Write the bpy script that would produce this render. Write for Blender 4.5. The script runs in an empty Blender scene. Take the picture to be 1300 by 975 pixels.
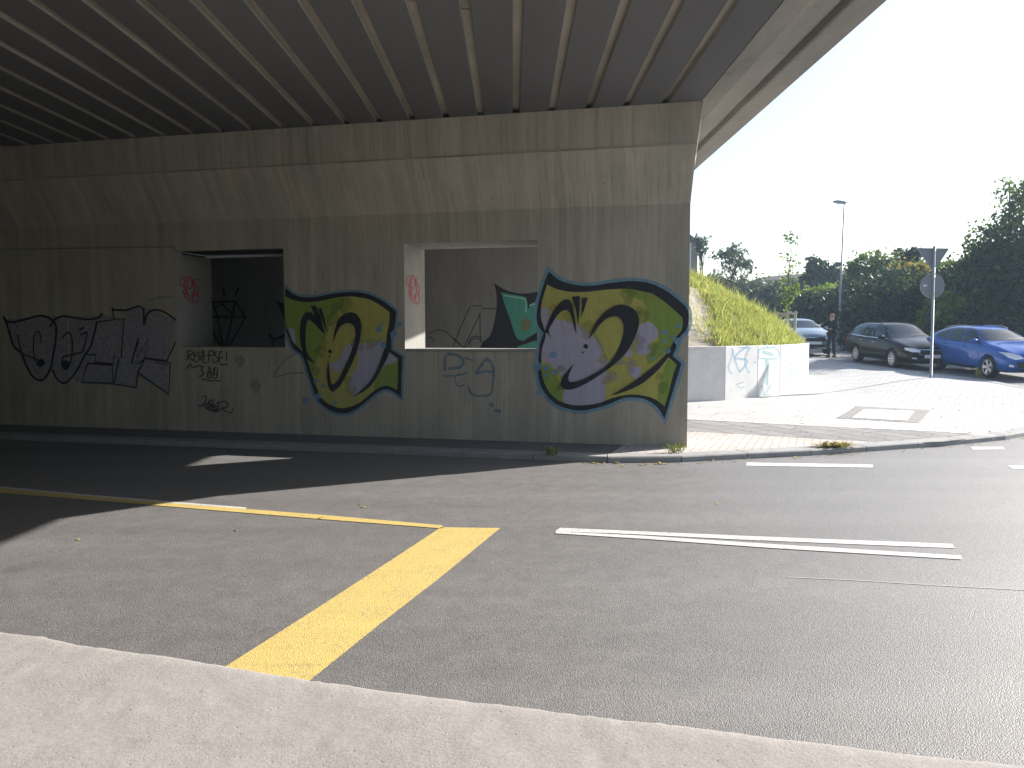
import bpy, bmesh, math, random
import numpy as np
from mathutils import Vector, Matrix, noise
from mathutils.bvhtree import BVHTree
R = math.radians
random.seed(7)
rng = np.random.default_rng(7)
S = bpy.context.scene
COL = S.collection

# ------------------------------------------------------------------ camera maths (photo 1300x975, focal 1000 px)
EYE = Vector((0, 0, 1.72))
PITCH = math.atan(66.5 / 1000)
CP, SP = math.cos(PITCH), math.sin(PITCH)
def ray(px, py):
    x, v = (px - 650) / 1000, -(py - 487.5) / 1000
    return Vector((x, CP + v * SP, -SP + v * CP))
def atz(px, py, z=0.0):
    d = ray(px, py); t = (z - EYE.z) / d.z
    return EYE + d * t
def aty(px, py, Y):
    d = ray(px, py); return EYE + d * (Y / d.y)
K = 0.07                                   # pavement height over the road

def sstep(a, b, x):
    t = min(1, max(0, (x - a) / (b - a))); return t * t * (3 - 2 * t)
def rise(x, y):
    t = min(y, 34) - 15
    if t <= 0: return 0.0
    return 0.042 * t * sstep(0, 4, t) * sstep(7.5, 12, x)
def zpave(x, y): return rise(x, y) + K * (1 - 0.4 * sstep(8, 12, x))

# ------------------------------------------------------------------ object helpers
def meta(o, label=None, cat=None, group=None, kind=None):
    if label: o['label'] = label
    if cat: o['category'] = cat
    if group: o['group'] = group
    if kind: o['kind'] = kind
    return o
def empty(name, loc=(0, 0, 0), rz=0, **k):
    o = bpy.data.objects.new(name, None); COL.objects.link(o)
    o.empty_display_size = 0.2
    o.location = loc; o.rotation_euler = (0, 0, rz); return meta(o, **k)
def link(name, me, parent=None, mats=(), smooth=False, **k):
    for m in mats: me.materials.append(m)
    if smooth: me.polygons.foreach_set('use_smooth', [True] * len(me.polygons))
    o = bpy.data.objects.new(name, me); COL.objects.link(o)
    if parent: o.parent = parent
    return meta(o, **k)
def obj(name, bm, mats, parent=None, smooth=False, **k):
    me = bpy.data.meshes.new(name); bm.normal_update(); bm.to_mesh(me); bm.free()
    if not isinstance(mats, (list, tuple)): mats = [mats]
    return link(name, me, parent, mats, smooth, **k)
def copy_tree(o, parent=None):
    c = o.copy(); COL.objects.link(c)
    if parent: c.parent = parent
    for ch in list(o.children): copy_tree(ch, c)
    return c
def NB(): return bmesh.new()
def box(bm, x0, x1, y0, y1, z0, z1, bev=0.0, mi=0):
    vs = [bm.verts.new(p) for p in ((x0,y0,z0),(x1,y0,z0),(x1,y1,z0),(x0,y1,z0),(x0,y0,z1),(x1,y0,z1),(x1,y1,z1),(x0,y1,z1))]
    fs = [bm.faces.new([vs[i] for i in f]) for f in ((0,3,2,1),(4,5,6,7),(0,1,5,4),(1,2,6,5),(2,3,7,6),(3,0,4,7))]
    for f in fs: f.material_index = mi
    if bev:
        es = list({e for f in fs for e in f.edges})
        bmesh.ops.bevel(bm, geom=es, offset=bev, segments=2, affect='EDGES', profile=0.5)
def tube(bm, pts, rad, seg=10, cap=True, mi=0):
    """swept round tube; rad is one number or one per point"""
    pts = [Vector(p) for p in pts]; n = len(pts)
    rad = [rad] * n if not isinstance(rad, (list, tuple)) else rad
    rings = []; up = None
    for i, p in enumerate(pts):
        t = (pts[min(i + 1, n - 1)] - pts[max(i - 1, 0)]).normalized()
        if up is None: up = Vector((0, 0, 1)) if abs(t.z) < 0.9 else Vector((1, 0, 0))
        a = t.cross(up).normalized(); b = t.cross(a).normalized(); up = -b if b.dot(up) < 0 else b
        rings.append([bm.verts.new(p + (a * math.cos(2*math.pi*k/seg) + b * math.sin(2*math.pi*k/seg)) * rad[i]) for k in range(seg)])
    for i in range(n - 1):
        for k in range(seg):
            f = bm.faces.new((rings[i][k], rings[i][(k+1) % seg], rings[i+1][(k+1) % seg], rings[i+1][k])); f.material_index = mi; f.smooth = True
    if cap:
        for r in (rings[0], rings[-1]):
            f = bm.faces.new(r); f.material_index = mi
def prism(bm, poly, axis_map, t0, t1, mi=0):
    """extrude a 2-D polygon; axis_map(u,v,t)->point"""
    a = [bm.verts.new(axis_map(u, v, t0)) for u, v in poly]; b = [bm.verts.new(axis_map(u, v, t1)) for u, v in poly]
    fs = [bm.faces.new(a[::-1]), bm.faces.new(b)]
    n = len(poly)
    for i in range(n): fs.append(bm.faces.new((a[i], a[(i+1) % n], b[(i+1) % n], b[i])))
    for f in fs: f.material_index = mi
    bmesh.ops.recalc_face_normals(bm, faces=fs)
def lathe(bm, prof, seg=24, axis='y', mi=0):
    """profile of (radius, along) turned around an axis"""
    rings = []
    for r, h in prof:
        ring = []
        for k in range(seg):
            c, s = math.cos(2*math.pi*k/seg) * r, math.sin(2*math.pi*k/seg) * r
            ring.append(bm.verts.new((c, h, s) if axis == 'y' else (c, s, h)))
        rings.append(ring)
    for i in range(len(rings) - 1):
        for k in range(seg):
            f = bm.faces.new((rings[i][k], rings[i][(k+1) % seg], rings[i+1][(k+1) % seg], rings[i+1][k])); f.material_index = mi; f.smooth = True
    return rings
def gridpoly(poly, step):
    """2-D polygon cut on a square grid -> bmesh in the xy plane"""
    bm = NB(); bm.faces.new([bm.verts.new((x, y, 0)) for x, y in poly])
    bmesh.ops.triangulate(bm, faces=bm.faces[:])
    xs = [p[0] for p in poly]; ys = [p[1] for p in poly]
    for ax, (lo, hi) in enumerate(((min(xs), max(xs)), (min(ys), max(ys)))):
        v = math.floor(lo / step) * step + step
        while v < hi:
            co = [0, 0, 0]; no = [0, 0, 0]; co[ax] = v; no[ax] = 1
            bmesh.ops.bisect_plane(bm, geom=bm.verts[:] + bm.edges[:] + bm.faces[:], plane_co=co, plane_no=no)
            v += step
    return bm
def sheet(name, poly, zf, m, step=2.0, parent=None, smooth=True, **k):
    bm = gridpoly(poly, step)
    for v in bm.verts: v.co.z = zf(v.co.x, v.co.y)
    bmesh.ops.recalc_face_normals(bm, faces=bm.faces[:])
    for f in bm.faces:
        if f.normal.z < 0: f.normal_flip()
    return obj(name, bm, m, parent, smooth, **k)

# ------------------------------------------------------------------ materials
class NT:
    def __init__(s, name):
        s.m = bpy.data.materials.new(name); s.m.use_nodes = True
        s.t = s.m.node_tree; s.b = s.t.nodes['Principled BSDF']; s.out = s.t.nodes['Material Output']
    def n(s, typ, **k):
        nd = s.t.nodes.new(typ)
        for a, v in k.items():
            if a in nd.inputs.keys(): 
                s.set(nd, a, v)
            else: setattr(nd, a, v)
        return nd
    def set(s, nd, a, v):
        if isinstance(v, bpy.types.NodeSocket): s.t.links.new(v, nd.inputs[a])
        else: nd.inputs[a].default_value = v
    def coord(s, which='Object', scale=(1, 1, 1), rot=(0, 0, 0)):
        tc = s.n('ShaderNodeTexCoord'); mp = s.n('ShaderNodeMapping'); s.t.links.new(tc.outputs[which], mp.inputs['Vector'])
        mp.inputs['Scale'].default_value = scale; mp.inputs['Rotation'].default_value = rot
        return mp.outputs[0]
    def noise(s, vec, scale, detail=4, rough=0.6):
        nd = s.n('ShaderNodeTexNoise'); s.t.links.new(vec, nd.inputs['Vector'])
        nd.inputs['Scale'].default_value = scale; nd.inputs['Detail'].default_value = detail; nd.inputs['Roughness'].default_value = rough
        return nd.outputs['Fac']
    def vor(s, vec, scale, out='Distance', feat='F1'):
        nd = s.n('ShaderNodeTexVoronoi'); nd.feature = feat; s.t.links.new(vec, nd.inputs['Vector']); nd.inputs['Scale'].default_value = scale
        return nd.outputs[out]
    def ramp(s, fac, stops):
        nd = s.n('ShaderNodeValToRGB'); s.t.links.new(fac, nd.inputs[0]); cr = nd.color_ramp
        while len(cr.elements) < len(stops): cr.elements.new(0.5)
        for e, (p, c) in zip(cr.elements, stops):
            e.position = p; e.color = (c, c, c, 1) if isinstance(c, (int, float)) else (*c, 1)
        return nd.outputs[0]
    def mix(s, fac, a, b, typ='MIX'):
        nd = s.n('ShaderNodeMix'); nd.data_type = 'RGBA'; nd.blend_type = typ
        for i, v in ((0, fac), (6, a), (7, b)):
            if isinstance(v, bpy.types.NodeSocket): s.t.links.new(v, nd.inputs[i])
            else: nd.inputs[i].default_value = v if i == 0 else ((*v, 1) if len(v) == 3 else v)
        return nd.outputs[2]
    def math(s, op, a, b=0.0):
        nd = s.n('ShaderNodeMath'); nd.operation = op
        for i, v in ((0, a), (1, b)):
            if isinstance(v, bpy.types.NodeSocket): s.t.links.new(v, nd.inputs[i])
            else: nd.inputs[i].default_value = v
        return nd.outputs[0]
    def bump(s, h, dist=0.01, strength=0.5):
        nd = s.n('ShaderNodeBump'); s.t.links.new(h, nd.inputs['Height']); nd.inputs['Distance'].default_value = dist; nd.inputs['Strength'].default_value = strength
        s.t.links.new(nd.outputs[0], s.b.inputs['Normal'])
    def fin(s, col=None, rough=0.8, spec=0.3, metal=0.0, **k):
        if col is not None: s.set(s.b, 'Base Color', col if isinstance(col, bpy.types.NodeSocket) else (*col, 1))
        s.set(s.b, 'Roughness', rough); s.b.inputs['Specular IOR Level'].default_value = spec; s.b.inputs['Metallic'].default_value = metal
        for a, v in k.items(): s.b.inputs[a].default_value = v
        return s.m
def plain(name, col, rough=0.6, spec=0.4, metal=0.0, var=0.12, scale=6.0, **k):
    t = NT(name); c = t.coord(); f = t.noise(c, scale, 5)
    dark = tuple(x * (1 - var) for x in col); light = tuple(min(1, x * (1 + var)) for x in col)
    return t.fin(t.mix(f, dark, light), rough, spec, metal, **k)

def boarded(name, base, board=0.11, streak=0.22, dark=(0.10, 0.095, 0.085), rough=0.88):
    """board-marked concrete: streaks run along local z, boards counted along local x"""
    t = NT(name); c = t.coord()
    sx = t.n('ShaderNodeSeparateXYZ'); t.t.links.new(c, sx.inputs[0])
    cell = t.math('FLOOR', t.math('DIVIDE', sx.outputs[0], board))
    wn = t.n('ShaderNodeTexWhiteNoise'); wn.noise_dimensions = '1D'; t.t.links.new(cell, wn.inputs['W'])
    st = t.noise(t.coord(scale=(9, 1.0, 0.45)), 1.6, 6, 0.7)
    st2 = t.noise(t.coord(scale=(22, 2.0, 0.8)), 1.3, 4, 0.6)
    big = t.noise(c, 0.7, 5, 0.6); fine = t.noise(c, 60, 4, 0.7)
    lo = tuple(x * (1 - streak) for x in base); hi = tuple(x * (1 + streak) for x in base)
    col = t.mix(wn.outputs['Value'], tuple(x * 0.86 for x in base), tuple(x * 1.12 for x in base))
    col = t.mix(t.ramp(st, [(0.32, 0), (0.68, 1)]), t.mix(1.0, col, (0.78, 0.77, 0.75), 'MULTIPLY'), col)
    blot = t.noise(t.coord(scale=(1.3, 1, 0.6)), 1.1, 6, 0.68)
    col = t.mix(t.ramp(blot, [(0.38, 0.5), (0.58, 0)]), col, tuple(x * 0.55 for x in base))
    col = t.mix(t.math('MULTIPLY', t.ramp(st2, [(0.55, 0), (0.72, 1)]), 0.45), col, dark)
    col = t.mix(t.ramp(big, [(0.3, 0.0), (0.75, 0.35)]), col, hi)
    col = t.mix(t.math('MULTIPLY', t.ramp(t.vor(c, 2.3), [(0.0, 1), (0.05, 0)]), 0.6), col, tuple(x * 0.4 for x in dark))
    fr = t.math('FRACT', t.math('DIVIDE', sx.outputs[0], board))
    seam = t.ramp(fr, [(0.0, 0), (0.05, 1), (0.95, 1), (1.0, 0)])
    t.bump(t.math('ADD', t.math('MULTIPLY', seam, 0.6), t.math('ADD', t.math('MULTIPLY', fine, 0.5), t.math('MULTIPLY', wn.outputs['Value'], 0.4))), 0.006, 0.6)
    return t.fin(col, rough, 0.2)
M = {}
M['wall'] = boarded('board_marked_concrete', (0.49, 0.45, 0.378), streak=0.18)
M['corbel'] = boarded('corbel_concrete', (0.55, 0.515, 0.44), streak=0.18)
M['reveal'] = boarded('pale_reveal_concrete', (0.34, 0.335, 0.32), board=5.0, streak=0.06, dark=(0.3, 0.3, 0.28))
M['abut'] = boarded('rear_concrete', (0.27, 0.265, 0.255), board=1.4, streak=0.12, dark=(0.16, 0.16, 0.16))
def concrete(name, base, var=0.18, scale=1.2, bumpd=0.004, fine=45, rough=0.88, axis_scale=(1, 1, 1), spots=0.0):
    t = NT(name); c = t.coord(scale=axis_scale); c0 = t.coord()
    a = t.noise(c, scale, 6, 0.65); f = t.noise(c0, fine, 4, 0.7)
    lo = tuple(x * (1 - var) for x in base); hi = tuple(min(1, x * (1 + var)) for x in base)
    col = t.mix(t.ramp(a, [(0.3, 0), (0.7, 1)]), lo, hi)
    col = t.mix(t.math('MULTIPLY', t.ramp(f, [(0.35, 1), (0.55, 0)]), 0.25), col, tuple(x * 0.55 for x in base))
    if spots: col = t.mix(t.math('MULTIPLY', t.ramp(t.noise(c0, 3.1, 3, 0.8), [(0.6, 0), (0.7, 1)]), spots), col, tuple(x * 0.55 for x in base))
    t.bump(t.math('ADD', f, t.math('MULTIPLY', a, 2.0)), bumpd, 0.6)
    return t.fin(col, rough, 0.25)
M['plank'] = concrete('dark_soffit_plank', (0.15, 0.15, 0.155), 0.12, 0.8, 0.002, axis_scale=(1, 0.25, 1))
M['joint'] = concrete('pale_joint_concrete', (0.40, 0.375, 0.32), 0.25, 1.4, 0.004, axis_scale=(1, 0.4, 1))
M['canti'] = concrete('cantilever_concrete', (0.33, 0.315, 0.285), 0.22, 1.5, 0.004, axis_scale=(1.5, 0.3, 1.5), spots=0.4)
M['deck'] = concrete('deck_concrete', (0.3, 0.29, 0.27))
M['panel'] = concrete('retaining_concrete', (0.57, 0.565, 0.56), 0.09, 2.0, 0.002, spots=0.25)
def ledge():
    t = NT('rough_concrete_pavement'); c = t.coord()
    big = t.noise(c, 1.1, 6, 0.7); m_ = t.noise(c, 11, 6, 0.75); g1 = t.noise(c, 95, 4, 0.75); v = t.vor(c, 130, 'Color'); pit = t.vor(c, 16)
    sp = t.n('ShaderNodeSeparateColor'); t.t.links.new(v, sp.inputs[0])
    base = (0.285, 0.268, 0.258)
    col = t.mix(t.ramp(big, [(0.35, 0), (0.65, 1)]), tuple(x * 0.90 for x in base), tuple(x * 1.07 for x in base))
    col = t.mix(t.ramp(m_, [(0.38, 0.3), (0.58, 0)]), col, tuple(x * 0.80 for x in base))
    col = t.mix(t.ramp(sp.outputs[0], [(0.3, 0.0), (1.0, 0.35)]), col, (0.40, 0.38, 0.37))
    col = t.mix(t.ramp(sp.outputs[1], [(0.7, 0.0), (1.0, 0.4)]), col, (0.19, 0.175, 0.17))
    col = t.mix(t.ramp(pit, [(0.0, 0.75), (0.10, 0.0)]), col, (0.15, 0.14, 0.13))
    st = t.noise(t.coord(rot=(0, 0, R(38)), scale=(0.5, 3.2, 1)), 2.0, 5, 0.7)
    col = t.mix(t.math('MULTIPLY', t.ramp(st, [(0.58, 0), (0.70, 1)]), 0.30), col, (0.21, 0.195, 0.18))
    pm = t.ramp(t.noise(c, 2.3, 4, 0.6), [(0.42, 0.12), (0.62, 1.0)])
    h = t.math('ADD', t.math('ADD', t.math('MULTIPLY', t.math('MULTIPLY', g1, pm), 0.9), t.math('MULTIPLY', m_, 0.9)), t.math('MULTIPLY', t.ramp(pit, [(0.0, 0), (0.14, 1)]), 0.5))
    t.bump(h, 0.006, 0.7)
    return t.fin(col, 0.95, 0.2)
M['ledge'] = ledge()
M['kerb'] = concrete('granite_kerb', (0.31, 0.305, 0.30), 0.15, 4.0, 0.004, 90, spots=0.3)
def asphalt():
    t = NT('asphalt'); c = t.coord(); cr_ = t.coord(rot=(0, 0, R(13.3)))
    trk = t.noise(t.coord(rot=(0, 0, R(13.3)), scale=(0.05, 1.0, 1)), 1.1, 3, 0.5); big = t.noise(t.coord(scale=(0.5, 0.8, 1)), 0.5, 6, 0.65)
    mid = t.noise(c, 5, 6, 0.7); v = t.vor(c, 150, 'Color'); vd = t.vor(c, 150); fine = t.noise(c, 260, 3, 0.7)
    sp = t.n('ShaderNodeSeparateColor'); t.t.links.new(v, sp.inputs[0])
    col = t.mix(t.ramp(trk, [(0.38, 0), (0.62, 1)]), (0.132, 0.124, 0.121), (0.170, 0.161, 0.158))
    col = t.mix(t.ramp(big, [(0.35, 0.35), (0.6, 0)]), col, (0.095, 0.092, 0.091))
    col = t.mix(t.ramp(sp.outputs[0], [(0.0, 0.0), (0.55, 0.1), (1.0, 0.65)]), col, (0.26, 0.25, 0.245))
    col = t.mix(t.ramp(sp.outputs[1], [(0.6, 0.0), (1.0, 0.42)]), col, (0.07, 0.067, 0.065))
    col = t.mix(t.math('MULTIPLY', t.ramp(mid, [(0.42, 1), (0.6, 0)]), 0.16), col, (0.075, 0.073, 0.072))
    col = t.mix(t.math('MULTIPLY', t.ramp(t.noise(t.coord(scale=(0.7, 0.9, 1)), 1.7, 2, 0.5), [(0.70, 0), (0.76, 1)]), 0.35), col, (0.055, 0.053, 0.052))
    col = t.mix(t.ramp(t.vor(c, 9.0), [(0.0, 0.8), (0.02, 0.0)]), col, (0.40, 0.39, 0.37))
    t.bump(t.math('ADD', t.math('MULTIPLY', vd, -1.0), t.math('MULTIPLY', fine, 0.5)), 0.005, 0.6)
    return t.fin(col, t.ramp(mid, [(0.3, 0.5), (0.7, 0.65)]), 0.6)
M['asphalt'] = asphalt()
def paint(name, col, wear=0.5):
    t = NT(name); c = t.coord()
    w = t.noise(c, 34, 5, 0.75); w2 = t.noise(c, 3.5, 4, 0.6); vc = t.vor(c, 150, 'Color'); vd = t.vor(c, 150)
    sp = t.n('ShaderNodeSeparateColor'); t.t.links.new(vc, sp.inputs[0])
    k = t.math('MULTIPLY', t.ramp(t.math('ADD', w, t.math('MULTIPLY', w2, 0.35)), [(0.70, 0), (0.82, 1)]), wear)
    cc = t.mix(t.noise(c, 5, 5), tuple(x * 0.84 for x in col), tuple(min(1, x * 1.04) for x in col))
    cc = t.mix(t.ramp(sp.outputs[0], [(0.5, 0.0), (1.0, 0.45)]), cc, tuple(x * 0.55 for x in col))
    scuff = t.noise(t.coord(rot=(0, 0, R(13.3)), scale=(0.25, 3, 1)), 2.2, 5, 0.7)
    cc = t.mix(t.math('MULTIPLY', t.ramp(scuff, [(0.55, 0), (0.72, 1)]), 0.4), cc, tuple(0.5 * x + 0.03 for x in col))
    t.bump(t.math('MULTIPLY', vd, -1.0), 0.004, 0.6)
    return t.fin(t.mix(k, cc, (0.16, 0.15, 0.14)), 0.65, 0.3)
M['white_paint'] = paint('white_road_paint', (0.62, 0.61, 0.59), 0.6)
M['yellow_seam'] = paint('pale_yellow_overlap', (0.66, 0.52, 0.24), 0.9)
M['yellow_paint'] = paint('yellow_road_paint', (0.60, 0.455, 0.155), 0.4)
def bricks(name, c1, c2, mortar, w, h, gap, rot=0.0, off=0.5, bumpd=0.004):
    t = NT(name); c = t.coord(rot=(0, 0, rot))
    b = t.n('ShaderNodeTexBrick'); t.t.links.new(c, b.inputs['Vector'])
    b.offset = off
    for a, v in (('Color1', (*c1, 1)), ('Color2', (*c2, 1)), ('Mortar', (*mortar, 1)), ('Scale', 1.0), ('Mortar Size', gap), ('Mortar Smooth', 0.2), ('Bias', 0.0), ('Brick Width', w), ('Row Height', h)): b.inputs[a].default_value = v
    dirt = t.noise(t.coord(), 1.1, 5, 0.65); fine = t.noise(t.coord(), 40, 4, 0.7)
    col = t.mix(t.ramp(dirt, [(0.35, 0.35), (0.65, 0)]), b.outputs['Color'], tuple(x * 0.62 for x in c1))
    col = t.mix(t.math('MULTIPLY', t.ramp(fine, [(0.35, 1), (0.55, 0)]), 0.2), col, tuple(x * 0.5 for x in c1))
    t.bump(t.math('ADD', t.math('MULTIPLY', b.outputs['Fac'], -1.0), t.math('MULTIPLY', fine, 0.3)), bumpd, 0.6)
    return t.fin(col, 0.9, 0.2)
M['slabs'] = bricks('pale_slab_paving', (0.45, 0.44, 0.43), (0.50, 0.49, 0.48), (0.33, 0.32, 0.31), 0.36, 0.36, 0.012, R(32))
M['pavers'] = bricks('small_pink_pavers', (0.50, 0.45, 0.42), (0.58, 0.53, 0.50), (0.24, 0.21, 0.19), 0.22, 0.11, 0.010, R(22))
M['dark_slabs'] = bricks('grey_slab_strip', (0.235, 0.225, 0.225), (0.30, 0.29, 0.285), (0.10, 0.095, 0.09), 0.85, 0.42, 0.016, R(66), 0.5)
M['mosaic'] = bricks('white_mosaic_stones', (0.66, 0.65, 0.63), (0.74, 0.73, 0.70), (0.30, 0.28, 0.26), 0.11, 0.3, 0.02, R(-23.5), 0.0)
M['cobble'] = bricks('cobble_surround', (0.36, 0.34, 0.32), (0.46, 0.44, 0.41), (0.16, 0.15, 0.14), 0.09, 0.09, 0.018, R(-14), 0.4)
M['brick'] = bricks('red_brick', (0.26, 0.10, 0.075), (0.32, 0.13, 0.09), (0.3, 0.27, 0.25), 0.25, 0.08, 0.012)
M['soil'] = concrete('bare_soil', (0.34, 0.30, 0.25), 0.25, 1.5, 0.03, 18, 0.95)
M['earth'] = concrete('grassy_earth', (0.085, 0.09, 0.045), 0.35, 0.6, 0.03, 12, 0.95)
M['metal'] = plain('galvanised_steel', (0.30, 0.315, 0.335), 0.6, 0.4, 0.3, 0.12, 9)
M['sign_back'] = plain('grey_sign_back', (0.17, 0.185, 0.21), 0.55, 0.4, 0.25, 0.1, 5)
M['lamp_grey'] = plain('lamp_grey', (0.30, 0.33, 0.36), 0.5, 0.4, 0.2)
M['lamp_glass'] = plain('lamp_diffuser', (0.62, 0.64, 0.66), 0.25, 0.5)
M['tyre'] = plain('tyre_rubber', (0.022, 0.022, 0.023), 0.85, 0.3, 0, 0.2, 30)
M['rim'] = plain('alloy_rim', (0.50, 0.51, 0.53), 0.32, 0.5, 0.7, 0.06)
M['glass'] = plain('dark_car_glass', (0.012, 0.02, 0.03), 0.03, 0.5, 0, 0.1)
M['black_plastic'] = plain('black_plastic', (0.016, 0.017, 0.018), 0.5, 0.4, 0, 0.15, 20)
M['chrome'] = plain('chrome_trim', (0.72, 0.73, 0.75), 0.12, 0.5, 1.0, 0.03)
M['lens'] = plain('headlamp_lens', (0.80, 0.82, 0.85), 0.12, 0.8, 0.25, 0.25, 22)
M['tail_lens'] = plain('tail_lamp_lens', (0.30, 0.02, 0.02), 0.12, 0.7, 0, 0.1)
M['plate'] = plain('number_plate_white', (0.72, 0.73, 0.74), 0.35, 0.4)
def carpaint(name, col, metal=0.35):
    t = NT(name); c = t.coord()
    f = t.noise(c, 420, 2, 0.6); d = t.noise(c, 2.2, 5, 0.6)
    cc = t.mix(f, tuple(x * 0.85 for x in col), tuple(min(1, x * 1.15) for x in col))
    cc = t.mix(t.ramp(d, [(0.5, 0), (0.8, 0.02)]), cc, (0.25, 0.24, 0.22))
    t.fin(cc, t.ramp(d, [(0.3, 0.30), (0.8, 0.36)]), 0.3, metal)
    t.b.inputs['Specular IOR Level'].default_value = 0.05; t.b.inputs['Coat IOR'].default_value = 1.38; t.b.inputs['Coat Weight'].default_value = 0.8; t.b.inputs['Coat Roughness'].default_value = 0.02
    return t.m
M['car_black'] = carpaint('black_car_paint', (0.005, 0.006, 0.009), 0.0)
M['car_black'].node_tree.nodes['Principled BSDF'].inputs['Coat Weight'].default_value = 0.5
M['car_blue'] = carpaint('blue_car_paint', (0.025, 0.10, 0.40), 0.3)
M['car_silver'] = carpaint('silver_blue_car_paint', (0.24, 0.30, 0.37), 0.5)
M['skin'] = plain('skin', (0.46, 0.27, 0.20), 0.55, 0.3, 0, 0.1, 12)
M['hair'] = plain('short_dark_hair', (0.03, 0.022, 0.018), 0.7, 0.3, 0, 0.3, 60)
M['jacket'] = plain('black_jacket_cloth', (0.014, 0.015, 0.019), 0.85, 0.2, 0, 0.3, 25)
M['jeans'] = plain('dark_trouser_cloth', (0.022, 0.026, 0.036), 0.9, 0.2, 0, 0.3, 25)
M['shoe'] = plain('dark_shoe_leather', (0.018, 0.016, 0.015), 0.5, 0.4)
M['wood'] = plain('weathered_stake_wood', (0.42, 0.37, 0.30), 0.85, 0.2, 0, 0.25, 14)
M['bark'] = plain('bark', (0.10, 0.08, 0.062), 0.95, 0.15, 0, 0.35, 18)
M['roof_brown'] = plain('brown_roof', (0.12, 0.085, 0.075), 0.85, 0.2, 0, 0.2, 1.5)
M['render_wall'] = plain('grey_render', (0.30, 0.29, 0.28), 0.9, 0.2, 0, 0.12, 1.5)
M['pane'] = plain('house_window_glass', (0.03, 0.04, 0.05), 0.08, 0.6)
M['white_frame'] = plain('white_frame', (0.7, 0.7, 0.68), 0.5)
def leafmat(name, a, b, trans=0.45, c=None):
    t = NT(name)
    g = t.n('ShaderNodeNewGeometry')
    col = t.ramp(g.outputs['Random Per Island'], [(0.0, a), (0.75, b), (1.0, c or b)])
    t.fin(col, 0.55, 0.35)
    tr = t.n('ShaderNodeBsdfTranslucent'); t.t.links.new(t.mix(1.0, col, (1.25, 1.3, 0.75), 'MULTIPLY'), tr.inputs['Color'])
    mx = t.n('ShaderNodeMixShader'); mx.inputs[0].default_value = trans
    t.t.links.new(t.b.outputs[0], mx.inputs[1]); t.t.links.new(tr.outputs[0], mx.inputs[2]); t.t.links.new(mx.outputs[0], t.out.inputs['Surface'])
    return t.m
M['leaf_dark'] = leafmat('dark_green_leaves', (0.010, 0.019, 0.013), (0.034, 0.054, 0.026), 0.28, (0.09, 0.13, 0.04))
M['leaf_mid'] = leafmat('green_leaves', (0.04, 0.065, 0.025), (0.12, 0.165, 0.05), 0.5)
M['leaf_bright'] = leafmat('bright_green_leaves', (0.06, 0.11, 0.02), (0.16, 0.24, 0.04), 0.45)
M['leaf_yellow'] = leafmat('autumn_yellow_leaves', (0.07, 0.085, 0.025), (0.20, 0.18, 0.045), 0.42, (0.30, 0.17, 0.04))
M['leaf_grey'] = leafmat('grey_green_leaves', (0.06, 0.08, 0.06), (0.11, 0.14, 0.10), 0.35)
M['grass'] = leafmat('dry_yellow_green_grass', (0.15, 0.195, 0.055), (0.38, 0.39, 0.14), 0.48, (0.54, 0.45, 0.27))
M['weed'] = leafmat('weed_leaves', (0.09, 0.13, 0.03), (0.22, 0.26, 0.06), 0.4, (0.35, 0.25, 0.05))
M['fallen'] = leafmat('fallen_leaf', (0.22, 0.14, 0.04), (0.42, 0.34, 0.08), 0.2, (0.5, 0.45, 0.3))
def spray(name, col, alpha=1.0, var=0.12, patchy=0.0):
    t = NT(name); c = t.coord(); f = t.noise(c, 7, 5, 0.65); st = t.noise(t.coord(scale=(10, 1, 0.6)), 1.6, 5, 0.7)
    cc = t.mix(f, tuple(x * (1 - var) for x in col), tuple(min(1, x * (1 + var)) for x in col))
    cc = t.mix(t.ramp(st, [(0.35, 0.3), (0.6, 0)]), cc, tuple(x * 0.6 for x in col))
    t.fin(cc, 0.7, 0.25)
    if alpha < 1 or patchy:
        a = t.math('MULTIPLY', t.ramp(t.noise(c, 16, 5, 0.75), [(0.5 - 0.28 * patchy, 1 - patchy), (0.62, 1)]) if patchy else t.ramp(f, [(0, 1), (1, 1)]), alpha)
        t.set(t.b, 'Alpha', a)
    return t.m
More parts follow.
